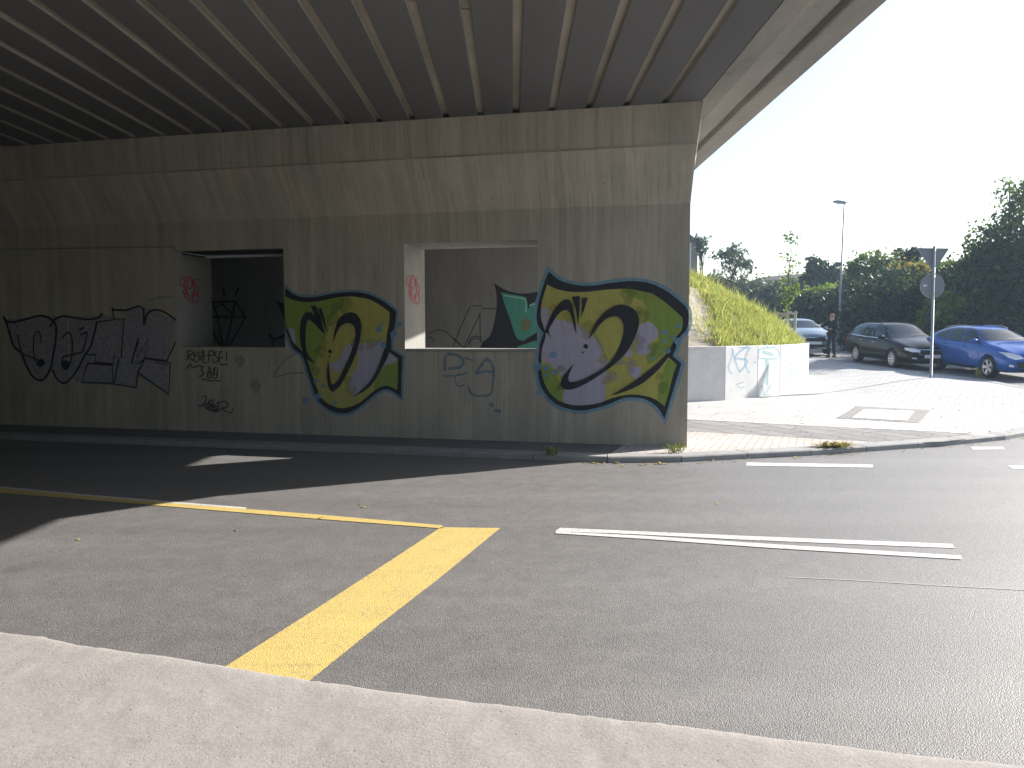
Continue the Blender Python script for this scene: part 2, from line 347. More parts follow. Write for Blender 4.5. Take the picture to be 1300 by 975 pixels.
P_ = dict(black=spray('spray_black', (0.016, 0.016, 0.022)), yellow=spray('spray_yellow', (0.46, 0.43, 0.10), 1, 0.22), green=spray('spray_green', (0.24, 0.34, 0.055), 1, 0.2),
          lav=spray('spray_lavender', (0.44, 0.41, 0.53), 1, 0.1), blue=spray('spray_blue', (0.13, 0.30, 0.46), 0.9, 0.15, 0.3), bluedot=spray('spray_blue_dot', (0.17, 0.36, 0.55), 0.85, 0.1, 0.3),
          halo=spray('spray_blue_halo', (0.19, 0.38, 0.52), 0.85, 0.15, 0.25), gmist=spray('green_mist', (0.22, 0.29, 0.05), 0.42, 0.2, 0.7), ymist=spray('yellow_mist', (0.45, 0.40, 0.09), 0.42, 0.2, 0.7), lmist=spray('lavender_mist', (0.36, 0.33, 0.45), 0.45, 0.1, 0.7), teal=spray('spray_teal', (0.07, 0.30, 0.23), 1, 0.12), tealhi=spray('spray_teal_light', (0.35, 0.6, 0.52)),
          orange=spray('spray_orange_faint', (0.30, 0.22, 0.06), 0.7, 0.2, 0.6), red=spray('marker_red', (0.50, 0.05, 0.09), 0.95, 0.1, 0.2), pink=spray('faint_red_blot', (0.42, 0.20, 0.19), 0.35, 0.2, 0.6),
          ghost=spray('ghost_fill', (0.46, 0.44, 0.52), 0.75, 0.3, 0.4), marker=spray('marker_black', (0.02, 0.02, 0.022), 0.9, 0.1, 0.25), fade=spray('faded_blue', (0.14, 0.27, 0.36), 0.75, 0.2, 0.55),
          sky=spray('light_blue_tag', (0.24, 0.46, 0.62), 0.5, 0.1, 0.35), mint=spray('mint_tag', (0.36, 0.62, 0.60), 0.6, 0.1, 0.4), wine=spray('faint_wine', (0.10, 0.045, 0.05), 0.6, 0.2, 0.5))
PN = list(P_)

# ------------------------------------------------------------------ decals: flat paint on a plane, ordered in thin layers
class Decal:
    """shapes in photo pixels dropped on to a wall plane (origin o, right r, outward n, in the parent's space)"""
    def __init__(s, parentM, o, r, n, base=0.003):
        s.o, s.r, s.n = Vector(o), Vector(r).normalized(), Vector(n).normalized(); s.Mi = parentM.inverted()
        s.bm = NB(); s.h = base; s.used = []
        s.oW = parentM @ s.o; s.nW = (parentM.to_3x3() @ s.n).normalized()
    def pt(s, px, py):
        d = ray(px, py); t = (s.oW - EYE).dot(s.nW) / d.dot(s.nW)
        return s.Mi @ (EYE + d * t)
    def mi(s, c):
        if c not in s.used: s.used.append(c)
        return s.used.index(c)
    def poly(s, pts, c, soft=True):
        if soft and 7 <= len(pts) < 60: pts = soften(pts)
        vs = [s.bm.verts.new(s.pt(*p) + s.n * s.h) for p in pts]
        f = s.bm.faces.new(vs); f.material_index = s.mi(c); s.h += 0.0007
    def disc(s, cx, cy, r, c, k=16, wob=0.12):
        ph = random.random() * 6
        s.poly([(cx + r * (1 + wob * math.sin(3 * a + ph)) * math.cos(a), cy + r * (1 + wob * math.cos(2 * a + ph)) * math.sin(a)) for a in [2*math.pi*i/k for i in range(k)]], c)
    def stroke(s, pts, w, c, taper=False, smooth=True):
        if smooth and len(pts) > 2: pts = spline(pts, 4)
        n = len(pts); L, Rr = [], []
        for i, p in enumerate(pts):
            a = Vector(pts[max(i - 1, 0)]); b = Vector(pts[min(i + 1, n - 1)]); t = b - a
            if t.length < 1e-6: t = Vector((1, 0))
            t.normalize(); q = Vector((-t.y, t.x)); ww = w * 0.5
            if taper: ww *= 0.35 + 0.65 * math.sin(math.pi * min(1, max(0, i / (n - 1))))
            L.append((p[0] + q.x * ww, p[1] + q.y * ww)); Rr.append((p[0] - q.x * ww, p[1] - q.y * ww))
        a = [s.bm.verts.new(s.pt(*p) + s.n * s.h) for p in L]; b = [s.bm.verts.new(s.pt(*p) + s.n * s.h) for p in Rr]
        for i in range(n - 1):
            f = s.bm.faces.new((a[i], a[i+1], b[i+1], b[i])); f.material_index = s.mi(c)
        s.h += 0.0003
    def done(s, name, parent, label=None):
        for f in s.bm.faces:
            f.normal_update()
            if f.normal.dot(s.n) < 0: f.normal_flip()
        return obj(name, s.bm, [P_[c] for c in s.used], parent, label=label)
def spline(pts, k=4, closed=False):
    out = []; n = len(pts)
    g = (lambda i: pts[i % n]) if closed else (lambda i: pts[min(max(i, 0), n - 1)])
    for i in range(n if closed else n - 1):
        p0, p1, p2, p3 = g(i-1), g(i), g(i+1), g(i+2)
        for j in range(k):
            t = j / k
            out.append(tuple(0.5 * ((2*p1[q]) + (-p0[q]+p2[q])*t + (2*p0[q]-5*p1[q]+4*p2[q]-p3[q])*t*t + (-p0[q]+3*p1[q]-3*p2[q]+p3[q])*t**3) for q in range(2)))
    if not closed: out.append(pts[-1])
    return out
def soften(pts, k=4, lim=48):
    n = len(pts); P = [Vector(p) for p in pts]; cor = []
    for i in range(n):
        a, b = P[i] - P[i-1], P[(i+1) % n] - P[i]
        cor.append(a.length > 1e-6 and b.length > 1e-6 and abs(math.degrees(a.angle_signed(b, 0))) > lim)
    out = []
    for i in range(n):
        p1, p2 = P[i], P[(i+1) % n]
        p0 = P[i-1] if not cor[i] else p1 * 2 - p2; p3 = P[(i+2) % n] if not cor[(i+1) % n] else p2 * 2 - p1
        for j in range(k):
            t = j / k; q = 0.5 * ((2*p1) + (p2-p0)*t + (2*p0-5*p1+4*p2-p3)*t*t + (3*p1-p0-3*p2+p3)*t**3); out.append((q.x, q.y))
    return out
def crop(ox, oy, sc): return lambda L: [(ox + p[0] / sc, oy + p[1] / sc) + tuple(q / sc for q in p[2:]) for p in L]
def grow(poly, d):
    n = len(poly); A = sum(poly[i][0]*poly[(i+1) % n][1] - poly[(i+1) % n][0]*poly[i][1] for i in range(n)); sg = 1 if A > 0 else -1
    out = []
    for i in range(n):
        a = Vector(poly[i-1]); b = Vector(poly[i]); c = Vector(poly[(i+1) % n])
        n1 = (b - a).normalized(); n2 = (c - b).normalized(); q = Vector((n1.y + n2.y, -n1.x - n2.x)) * sg
        if q.length < 0.3: q = q.normalized() * 0.6
        q = q.normalized() * d * min(1.8, 1 / max(0.5, q.length / 2))
        out.append((b.x + q.x, b.y + q.y))
    return out

# ================================================================== PIER WALL
VPd = ray(-3580, 421); ang = math.atan2(-VPd.y, -VPd.x)      # wall's rightward direction
C0 = atz(872, 568, K)
WM = Matrix.Translation(C0) @ Matrix.Rotation(ang, 4, 'Z')
WMi = WM.inverted()
def wl(px, py, yl=0.0):
    """photo pixel -> wall space on the plane y = yl"""
    o = WMi @ EYE; d = WMi.to_3x3() @ ray(px, py)
    return o + d * ((yl - o.y) / d.y)
pier = empty('pier_wall', C0, ang, label='grey board marked concrete pier wall with two window openings and painted graffiti', cat='wall')
TH = 0.92
z_c0 = wl(875, 258).z                       # foot of the corbel
FL1, FL2 = -0.45, -0.50
p1 = wl(885, 182, FL1); p2 = wl(893, 128, FL2)
z_c1, z_top = p1.z, p2.z
w2a, w2b = wl(513, 310), wl(682, 444); w1a, w1b = wl(225, 318), wl(362, 441)
W2 = (w2a.x, w2b.x, w2b.z, (w2a.z + wl(682, 303.5).z) / 2)
W1 = (w1a.x, w1b.x, w1b.z, (w1a.z + wl(362, 316).z) / 2)
XL = -80.0
SOFF = C0.z + z_top                          # world height of the soffit
print('wall', ang, C0, W1, W2, z_c0, z_c1, z_top, p1.x, p2.x, SOFF)
def wallgrid(bm, xs, zs, holes, y0, y1):
    """front and back faces with openings left out, and the reveals (material 1)"""
    V = {}
    def v(x, y, z):
        k = (round(x, 4), round(y, 4), round(z, 4))
        if k not in V: V[k] = bm.verts.new((x, y, z))
        return V[k]
    solid = {}
    for i in range(len(xs) - 1):
        for j in range(len(zs) - 1):
            cx, cz = (xs[i]+xs[i+1])/2, (zs[j]+zs[j+1])/2
            solid[i, j] = not any(a < cx < b and c < cz < d for a, b, c, d in holes)
    for (i, j), ok in solid.items():
        x0, x1, z0, z1 = xs[i], xs[i+1], zs[j], zs[j+1]
        if not ok: continue
        bm.faces.new((v(x0,y0,z0), v(x1,y0,z0), v(x1,y0,z1), v(x0,y0,z1)))
        bm.faces.new((v(x1,y1,z0), v(x0,y1,z0), v(x0,y1,z1), v(x1,y1,z1)))
        for di, dj, q in ((-1,0,((x0,z0),(x0,z1))),(1,0,((x1,z1),(x1,z0))),(0,-1,((x1,z0),(x0,z0))),(0,1,((x0,z1),(x1,z1)))):
            nb = solid.get((i+di, j+dj), None)
            if nb is None or not nb:
                (a, b), (c, d) = q
                f = bm.faces.new((v(a,y0,b), v(a,y1,b), v(c,y1,d), v(c,y0,d)))
                f.material_index = 1 if nb is False else 0
bm = NB()
xs = sorted({XL, W1[0], W1[1], W2[0], W2[1], 0.0}); zs = sorted({-0.35, W2[2], W2[3], W1[2], W1[3], z_c0})
wallgrid(bm, xs, zs, [W1, W2], 0.0, TH)
bmesh.ops.recalc_face_normals(bm, faces=bm.faces[:])
for v in bm.verts:
    if abs(v.co.x) < 1e-4 and v.co.y > 0.5: v.co.x = -0.06
obj('wall', bm, [M['wall'], M['reveal']], pier)
bm = NB(); box(bm, W1[1] + 0.05, W1[1] + 0.35, TH + 0.002, 4.4, -0.3, z_top - 0.01)  # unseen wall added to block corridor light and keep the W1 opening dark
obj('added_shade_wall', bm, M['abut'], pier)
# corbel: flares towards the road and past the free end
bm = NB()
prof0 = [(0, z_c0), (FL1, z_c1), (FL2, z_top), (TH, z_top), (TH, z_c0)]
xe = [0.0, p1.x, p2.x, p2.x - 0.03, -0.06]
a = [bm.verts.new((XL, y, z)) for y, z in prof0]; b = [bm.verts.new((x, y, z)) for x, (y, z) in zip(xe, prof0)]
for i in range(5):
    bm.faces.new((a[i], a[(i+1) % 5], b[(i+1) % 5], b[i]))
bm.faces.new(a[::-1]); bm.faces.new(b)
bmesh.ops.recalc_face_normals(bm, faces=bm.faces[:])
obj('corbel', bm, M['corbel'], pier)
# joints (thin proud fillets and a recessed looking vertical joint cover), cable and rail in the far opening
bm = NB()
box(bm, XL, p1.x + 0.002, FL1 - 0.012, FL1 + 0.006, z_c1 - 0.012, z_c1 + 0.012)
obj('joint_fillet', bm, M['joint'], pier)
bm = NB(); jx = wl(86, 400).x
box(bm, jx - 0.012, jx + 0.012, -0.004, 0.02, 0.02, z_c0)
obj('vertical_joint', bm, M['joint'], pier)
bm = NB()
cab = [wl(*q, -0.02) for q in ((-60, 317), (60, 315.5), (140, 314.5), (217, 313.5), (219, 312), (224, 319), (240, 322), (262, 325))]
tube(bm, cab, 0.012, 6)
obj('cable', bm, M['lamp_grey'], pier)
bm = NB(); r0 = wl(262, 326, 0.25); r1 = wl(360, 322.5, 0.25)
box(bm, W1[0] + 0.01, W1[1] - 0.01, 0.12, 0.62, W1[3] - 0.045, W1[3] - 0.004)
obj('lintel_board', bm, M['black_plastic'], pier)
bm = NB(); tube(bm, [(r0.x, 0.25, r0.z), (r1.x, 0.25, r0.z)], 0.028, 8)
obj('shutter_rail', bm, M['metal'], pier)
bm = NB(); box(bm, W2[0] + 0.02, W2[1] + 0.03, -0.025, 0.05, W2[2] - 0.035, W2[2] + 0.006, 0.004)
obj('sill', bm, M['reveal'], pier)

# --- graffiti on the pier wall
def D(base=0.003): return Decal(WM, (0, 0, 0), (1, 0, 0), (0, -1, 0), base)
cr = crop(640, 320, 4.0625)
outer = [(232,100),(262,128),(310,155),(390,172),(470,172),(560,158),(650,150),(740,158),(820,190),(890,240),(948,300),(945,390),(905,440),(890,470),(885,500),(868,535),(915,575),(895,640),(870,720),(828,860),(790,800),(740,765),(690,752),(620,752),(540,785),(470,805),(400,818),(330,808),(270,785),(220,740),(185,680),(175,610),(178,540),(185,470),(205,420),(172,370),(170,300),(185,230),(210,150)]
inner = [(222,168),(270,190),(340,205),(430,205),(520,195),(620,190),(700,200),(780,225),(850,275),(900,320),(920,345),(915,400),(885,440),(860,490),(845,540),(890,580),(870,640),(850,720),(828,795),(780,760),(720,740),(640,735),(560,752),(500,775),(430,788),(370,790),(310,778),(260,750),(225,710),(200,650),(192,590),(195,520),(205,470),(220,420),(200,370),(190,340),(192,280),(205,220)]
g = D()
g.poly(cr(grow(outer, 17)), 'halo'); g.poly(cr(outer), 'black'); g.poly(cr(inner), 'yellow')
g.poly(cr([(600,192),(700,200),(780,225),(850,275),(900,320),(918,345),(912,400),(880,440),(855,485),(820,525),(780,560),(740,580),(738,520),(800,450),(770,370),(720,350),(735,300),(715,255),(650,225)]), 'green')
g.poly(cr([(225,580),(255,610),(280,660),(305,720),(305,775),(260,750),(225,710),(200,650),(195,600)]), 'green')
g.poly(cr([(845,548),(890,582),(870,640),(850,720),(828,793),(795,770),(795,700),(812,640)]), 'green')
g.poly(cr(spline([(193,290),(235,298),(270,345),(310,352),(380,372),(440,420),(500,480),(515,540),(540,565),(528,620),(525,700),(515,765),(470,782),(430,787),(370,789),(312,777),(300,740),(320,690),(290,630),(235,575),(196,560),(196,500),(215,430),(200,370)], 3, True)), 'lav')
for q in ((735,420,56),(720,500,36),(678,620,30),(640,520,22)): g.disc(*cr([q])[0], 'lav')
for q in ((640,225,38),(720,330,34),(700,300,26),(770,500,30),(300,690,26),(820,700,26),(800,640,20),(290,600,22)): g.disc(*cr([q])[0], 'gmist', wob=0.25)
for q in ((430,400,40),(520,560,32),(530,660,26),(250,300,30),(330,335,26),(760,230,26)): g.disc(*cr([q])[0], 'ymist', wob=0.25)
for q in ((690,470,40),(660,590,30),(560,640,30),(600,560,26)): g.disc(*cr([q])[0], 'lmist', wob=0.25)
g.poly(cr([(470,420),(500,370),(560,335),(605,350),(615,410),(590,490),(540,560),(500,480)]), 'yellow')
g.poly(cr(spline([(195,445),(215,400),(235,345),(262,295),(290,262),(318,245),(340,250),(354,275),(366,340),(374,422),(352,350),(338,310),(320,300),(298,306),(272,332),(248,372),(232,405),(246,452),(222,415)], 3, True)), 'black')
for sp_ in ([(350,230),(392,228),(391,270),(384,382),(372,300)], [(400,238),(433,235),(416,290),(397,342),(402,280)]): g.poly(cr(sp_), 'black')
B2 = [(435,450),(465,380),(500,330),(545,292),(595,272),(640,278),(680,305),(697,350),(690,400),(665,460),(630,520),(580,570),(530,610),(470,650),(410,685),(350,708),(310,705),(292,685),(300,650),(325,615),(365,572),(345,610),(332,650),(340,670),(380,665),(440,640),(500,605),(545,570),(580,520),(605,460),(618,400),(612,360),(590,335),(560,332),(525,345),(490,380),(460,420)]
g.poly(cr(B2), 'black')
for q in ((423,486,12),(406,518,5)): g.disc(*cr([q])[0], 'black')
g.poly(cr([(550,740),(620,720),(700,685),(760,640),(810,590),(845,545),(880,500),(888,478),(865,478),(850,510),(800,565),(740,615),(680,660),(610,705)]), 'black')
for q in ((830,415,14),(825,460,10),(845,510,14),(900,380,12),(767,547,9),(870,440,10),(897,462,20),(222,597,14),(215,635,10),(262,620,15),(255,530,18),(175,590,24),(178,725,12)): g.disc(*cr([q])[0], 'bluedot')
g.done('graffiti', pier, 'yellow green and lavender letter D graffiti with thick black outline near the free end of the wall')
cr = crop(340, 340, 4.875)
outer = [(109,125),(160,165),(220,182),(300,180),(380,165),(470,152),(560,152),(640,170),(710,205),(760,240),(795,270),(790,330),(780,385),(758,405),(765,460),(765,505),(835,550),(830,640),(825,805),(790,775),(740,752),(690,765),(630,810),(570,860),(510,893),(450,900),(390,885),(340,850),(300,800),(270,720),(245,640),(215,545),(160,500),(130,430),(109,350)]
inner = [(110,178),(160,200),(230,212),(310,208),(400,190),(480,178),(560,182),(640,200),(700,235),(755,275),(752,340),(742,390),(735,440),(742,508),(805,562),(805,660),(800,755),(745,730),(695,738),(635,780),(575,830),(510,860),(450,868),(400,852),(355,825),(320,780),(290,700),(262,620),(240,560),(200,500),(165,470),(140,420),(112,335)]
g = D()
halo = grow(outer, 15); halo = [(max(109, x), y) for x, y in halo]
g.poly(cr(halo), 'halo'); g.poly(cr(outer), 'black'); g.poly(cr(inner), 'yellow')
g.poly(cr([(112,178),(160,200),(230,212),(310,208),(400,190),(470,180),(475,235),(400,300),(370,400),(340,480),(305,560),(282,660),(262,620),(240,560),(205,500),(165,470),(140,420),(113,335)]), 'green')
g.poly(cr(spline([(560,490),(600,465),(660,460),(735,472),(730,520),(700,590),(660,660),(600,740),(540,800),(512,770),(498,720),(535,640),(562,580)], 3, True)), 'lav')
g.poly(cr([(742,512),(800,560),(785,590),(722,606)]), 'lav')
g.poly(cr([(722,610),(804,585),(803,660),(799,752),(745,730),(695,738),(655,762),(668,700)]), 'green')
g.poly(cr([(130,372),(160,375),(178,470),(150,450)]), 'lav')
g.poly(cr(spline([(390,590),(440,570),(490,480),(530,470),(500,560),(440,640),(395,625)], 3, True)), 'lav')
g.poly(cr([(235,275),(270,275),(300,310),(345,375),(358,412),(330,390),(290,345),(255,318),(242,345),(236,420),(240,500),(260,550),(300,588),(255,572),(225,540),(206,480),(200,400),(208,320)]), 'black')
for q in ((480,230,44),(400,320,40),(330,520,34),(300,640,26),(420,250,36)): g.disc(*cr([q])[0], 'gmist', wob=0.25)
for q in ((560,470,40),(520,760,30),(640,470,36),(500,700,26),(350,470,28)): g.disc(*cr([q])[0], 'ymist', wob=0.25)
for sp_ in ([(268,235),(300,233),(330,300),(352,395),(310,340)], [(315,250),(335,248),(356,320),(371,402),(342,332)]): g.poly(cr(sp_), 'black')
g.poly(cr([(405,472),(415,400),(435,330),(470,290),(520,275),(560,295),(582,345),(578,420),(560,500),(530,580),(490,660),(450,730),(405,770),(380,740),(368,660),(376,562),(385,640),(395,710),(410,722),(440,690),(480,610),(515,530),(540,450),(545,390),(530,355),(495,342),(460,358),(433,395)]), 'black')
for q in ((390,518,12),(385,547,6)): g.disc(*cr([q])[0], 'black')
g.poly(cr([(522,803),(600,762),(660,705),(712,615),(750,540),(762,480),(742,440),(725,500),(698,580),(650,680),(590,750)]), 'black')
for q in ((690,380,20),(710,350,10),(818,350,17),(783,412,22),(720,480,18),(690,452,12),(300,700,14),(345,730,12),(420,835,12),(320,792,18),(238,820,20),(300,152,9)): g.disc(*cr([q])[0], 'bluedot')
g.done('graffiti', pier, 'olive green and lavender letter D graffiti between the two openings')
# dim outlined lettering
cr = crop(0, 360, 5.4167); g = D()
g.poly(cr([(35,250),(280,222),(440,228),(690,218),(850,240),(860,190),(985,165),(1060,185),(1210,255),(1160,530),(1165,760),(950,640),(940,712),(560,682),(500,640),(440,680),(360,600),(280,660),(180,560),(90,430)]), 'ghost')
for L, w in (([(25,225),(40,255),(90,265),(180,245),(280,220),(350,245),(385,290),(383,400),(365,500),(350,580),(310,650),(270,665),(220,630),(180,560),(150,480),(95,430),(70,350),(35,240)], 15),
             ([(120,350),(135,420),(155,490)], 9), ([(285,410),(275,345),(250,330),(232,390),(232,470),(250,540),(270,570)], 9), ([(150,480),(240,515),(285,535)], 10),
             ([(345,300),(380,245),(440,225),(520,235),(600,247),(680,235),(705,205)], 14), ([(670,262),(625,430),(580,500),(540,580),(490,650),(440,685),(390,650),(362,590)], 14),
             ([(430,375),(465,335),(495,370),(497,480),(475,570),(440,585),(432,510),(500,490),(570,470)], 11), ([(600,330),(595,380),(570,470)], 9),
             ([(545,320),(580,300)], 14), ([(555,350),(600,335)], 12)):
    g.stroke(cr(L), w / 5.4167, 'black')
for L, w in (([(660,265),(855,240),(835,510),(785,500),(780,552),(655,540),(662,490),(600,490)], 11), ([(605,548),(775,562),(775,685),(562,680),(605,548)], 12),
             ([(770,165),(778,180),(860,185),(960,155),(990,175),(992,290)], 13), ([(1210,400),(1150,530),(1000,510),(1025,380),(940,510),(955,370)], 11),
             ([(955,370),(905,555),(965,545),(1000,515)], 12), ([(820,520),(785,690),(940,715),(950,610)], 13), ([(950,612),(1165,765),(1172,545),(1000,515),(950,612)], 12), ([(775,175),(785,245)], 9), ([(1065,540),(1150,560)], 7)):
    g.stroke(cr(L), w / 5.4167, 'black', smooth=False)
g.stroke(cr([(992,290),(1012,215),(1060,182),(1130,195),(1212,250)]), 2.4, 'black')
for q in ((285,545,26),(455,560,30)): g.disc(*cr([q])[0], 'black')
g.stroke(cr([(1030,120),(1100,95),(1200,95)]), 1.0, 'fade')
g.done('graffiti', pier, 'dim grey outlined lettering at the darkest stretch of the wall')
# small tags
cr = crop(230, 430, 9.75); g = D()
for L in ([(80,265),(85,150)], [(85,155),(130,150),(145,185),(95,215),(150,270)], [(170,160),(160,270),(205,285)], [(165,215),(195,205)], [(205,155),(235,270),(265,150)], [(285,140),(275,285),(320,290)], [(280,215),(310,210)],
          [(320,205),(345,205)], [(345,290),(350,150)], [(350,150),(400,150),(405,195),(355,215)], [(455,160),(420,170),(430,215),(465,240),(440,290),(395,290),(400,250)], [(520,160),(480,170),(480,310),(575,320)], [(482,240),(525,230)],
          [(565,150),(562,275)], [(560,310),(572,318)], [(70,375),(120,310),(140,355),(230,330)], [(235,345),(275,350),(250,390),(285,420),(250,465),(220,460)], [(345,355),(330,480),(370,470),(365,370),(340,350)], [(345,420),(375,415)],
          [(415,365),(395,485),(450,480)], [(440,355),(420,365),(415,440),(455,430)], [(455,360),(445,490)], [(260,505),(330,508)], [(330,520),(490,522)]):
    g.stroke(cr(L), 1.6, 'marker')
g.done('graffiti', pier, 'black marker tag reading REVPSE! above 300 under the darker opening')
g = D()
for L in ([(260,725),(290,708),(315,730),(290,800),(265,830),(205,828)], [(330,800),(375,760)], [(365,750),(340,800),(370,830),(330,880),(460,895)], [(400,745),(385,830),(420,835)], [(440,800),(470,790)], [(470,780),(440,890)], [(455,795),(530,775),(575,800),(560,850),(500,860),(560,900),(620,920),(640,865)]):
    g.stroke(cr(L), 1.5, 'marker')
g.poly(cr([(260,800),(400,790),(520,880),(430,920),(300,870)]), 'wine')
g.done('graffiti', pier, 'black and wine tag reading 2SER near the foot of the wall')
g = D(0.002)
for q in ((730,280,60),(925,590,70)): g.disc(*crop(230, 430, 9.75)([q])[0], 'pink', wob=0.3)
g.done('paint_blot', pier, 'faint reddish paint blots under the darker opening')
cr = crop(540, 440, 8.125); g = D(0.002)
for L, w in (([(200,250),(215,90),(330,90),(390,140),(360,210),(230,230)], 3.6), ([(180,300),(300,300),(430,270)], 2.6), ([(400,110),(500,150)], 2.4), ([(520,280),(630,130),(700,220),(700,350)], 3.8), ([(530,275),(640,255),(700,270)], 3.2),
             ([(440,400),(480,490),(590,510),(680,480),(700,350)], 2.8), ([(300,300),(330,400),(400,400)], 2.2), ([(660,590),(710,610)], 5), ([(710,660),(780,665)], 4)):
    g.stroke(cr(L), w, 'fade')
g.done('graffiti', pier, 'faded blue tag under the brighter opening')
cr = crop(340, 340, 4.875); g = D(0.002)
g.stroke(cr([(200,520),(120,560),(60,630),(35,672),(90,665),(150,652),(225,652)]), 1.4, 'fade')
g.done('graffiti', pier, 'thin blue line beside the olive letter')
for (jx_, cr, dx) in ((W2[0], crop(500, 290, 5.736), 0), (W1[0], crop(500, 290, 5.736), 1)):
    g = Decal(WM, (jx_, 0, 0), (0, 1, 0), (1, 0, 0))
    for L in ([(130,350),(100,352),(92,400),(122,432),(125,480),(105,470)], [(140,340),(124,390),(138,440),(156,400),(142,342)], [(178,360),(160,376),(182,430),(180,480),(165,500)], [(105,450),(122,515),(165,552),(186,520),(172,468),(150,495),(163,545)], [(118,360),(112,430),(140,520)], [(150,360),(165,450),(150,520)]):
        q = cr(L)
        if dx: q = [(228 + (x - 515.5) * 1.42, 350 + (y - 348.5) * 0.92) for x, y in q]
        g.stroke(q, 1.1 if not dx else 1.6, 'red')
    g.done('graffiti', pier, 'red scribbled tag on the jamb of the %s opening' % ('darker' if dx else 'brighter'))

# ================================================================== REAR ABUTMENT seen through the openings
AY = 6.9
abut = empty('abutment_wall', WM @ Vector((0, AY, 0)), ang, label='smooth grey concrete abutment wall seen through the two openings, with teal graffiti and a sketched diamond', cat='wall')
AM = Matrix.Translation(WM @ Vector((0, AY, 0))) @ Matrix.Rotation(ang, 4, 'Z')
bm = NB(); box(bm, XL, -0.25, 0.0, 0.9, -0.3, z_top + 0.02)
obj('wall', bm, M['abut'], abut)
def DA(): return Decal(AM, (0, 0, 0), (1, 0, 0), (0, -1, 0))
cr = crop(500, 290, 5.736); g = DA()
g.poly(cr([(730,395),(770,425),(850,460),(950,475),(1080,455),(1110,560),(1090,870),(870,1000),(600,960),(640,840),(700,780),(740,640),(750,500)]), 'black')
g.poly(cr([(780,465),(860,480),(965,500),(980,590),(1000,545),(1060,530),(1065,740),(1020,770),(940,820),(890,790),(850,670),(810,560)]), 'teal')
g.poly(cr([(900,860),(1040,815),(1060,900),(900,900)]), 'teal')
g.stroke(cr([(800,488),(880,500),(955,520),(962,610)]), 1.3, 'tealhi'); g.stroke(cr([(985,562),(1035,545)]), 1.4, 'tealhi')
g.disc(*cr([(960,700,40)])[0], 'orange')
for L, sm in (([(560,565),(640,562),(640,585),(745,582)], False), ([(555,570),(500,690),(430,860)], True), ([(628,620),(630,830)], False), ([(628,620),(510,870)], False), ([(440,800),(520,870),(570,790),(640,790)], True), ([(550,830),(580,800),(630,810),(660,860)], True), ([(560,860),(550,830)], True), ([(250,770),(320,738),(390,760),(460,830),(510,870)], True), ([(250,790),(280,800),(300,830)], True)):
    g.stroke(cr(L), 1.1, 'marker', smooth=sm)
g.done('graffiti', abut, 'teal lettering with heavy black shadow and sketched outlines')
cr = crop(200, 300, 4.0625); g = DA()
for L in ([(250,370),(285,340),(400,335),(455,415),(375,560),(320,560),(250,415)], [(250,415),(455,415)], [(285,340),(310,415),(335,555)], [(400,335),(385,415),(355,555)], [(285,380),(330,345),(385,400)], [(340,270),(345,310)], [(418,265),(402,305)]):
    g.stroke(cr(L), 2.6, 'black', smooth=False)
g.done('graffiti', abut, 'black outline of a cut diamond')
g = DA()
g.poly(cr([(570,505),(605,530),(700,490),(760,480),(760,640),(600,640),(590,560)]), 'fade'); g.stroke(cr([(572,508),(606,530),(700,492)]), 3, 'black', smooth=False); g.stroke(cr([(600,530),(590,570),(640,640)]), 2, 'black', smooth=False)
g.poly(cr([(612,330),(660,350),(720,470),(660,440)]), 'black')
g.done('graffiti', abut, 'blue and black lettering cut off by the opening')

# ================================================================== BRIDGE DECK
bridge = empty('road_bridge', (0, 0, 0), label='concrete road bridge overhead with ribbed dark soffit and cantilevered edge', cat='bridge')
YN, YF = -9.0, 21.5
pitch, gw = 0.497, 0.098
gx = [0.057 + pitch * k for k in range(4, -84, -1)]
Zs = SOFF
xs_edge = 0.822 * (Zs - EYE.z)
bm = NB(); box(bm, XL + 1, xs_edge, YN, YF + 14, Zs + 0.10, Zs + 1.25)
obj('deck_slab', bm, M['joint'], bridge)
edges = [xs_edge] + [x + gw / 2 for x in gx]
prev = xs_edge
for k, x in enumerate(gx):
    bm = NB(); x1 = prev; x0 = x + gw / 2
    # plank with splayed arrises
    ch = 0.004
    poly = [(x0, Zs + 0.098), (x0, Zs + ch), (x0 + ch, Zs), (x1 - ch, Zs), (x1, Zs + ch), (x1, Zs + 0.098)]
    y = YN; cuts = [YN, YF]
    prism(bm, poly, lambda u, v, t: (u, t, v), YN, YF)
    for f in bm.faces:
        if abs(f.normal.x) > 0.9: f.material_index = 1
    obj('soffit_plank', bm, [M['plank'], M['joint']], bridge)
    # mortar joint strips of uneven depth fill parts of the groove
    prev = x - gw / 2
bm = NB()
rj = random.Random(3)
for x in gx:
    y = YN
    while y < 16:
        L = rj.uniform(2.2, 5.5); dpt = rj.choice((0.05, 0.055, 0.062, 0.07))
        box(bm, x - gw/2 + 0.001, x + gw/2 - 0.001, y, y + L - 0.01, Zs + dpt, Zs + 0.0995); y += L
obj('joint_filling', bm, M['joint'], bridge)
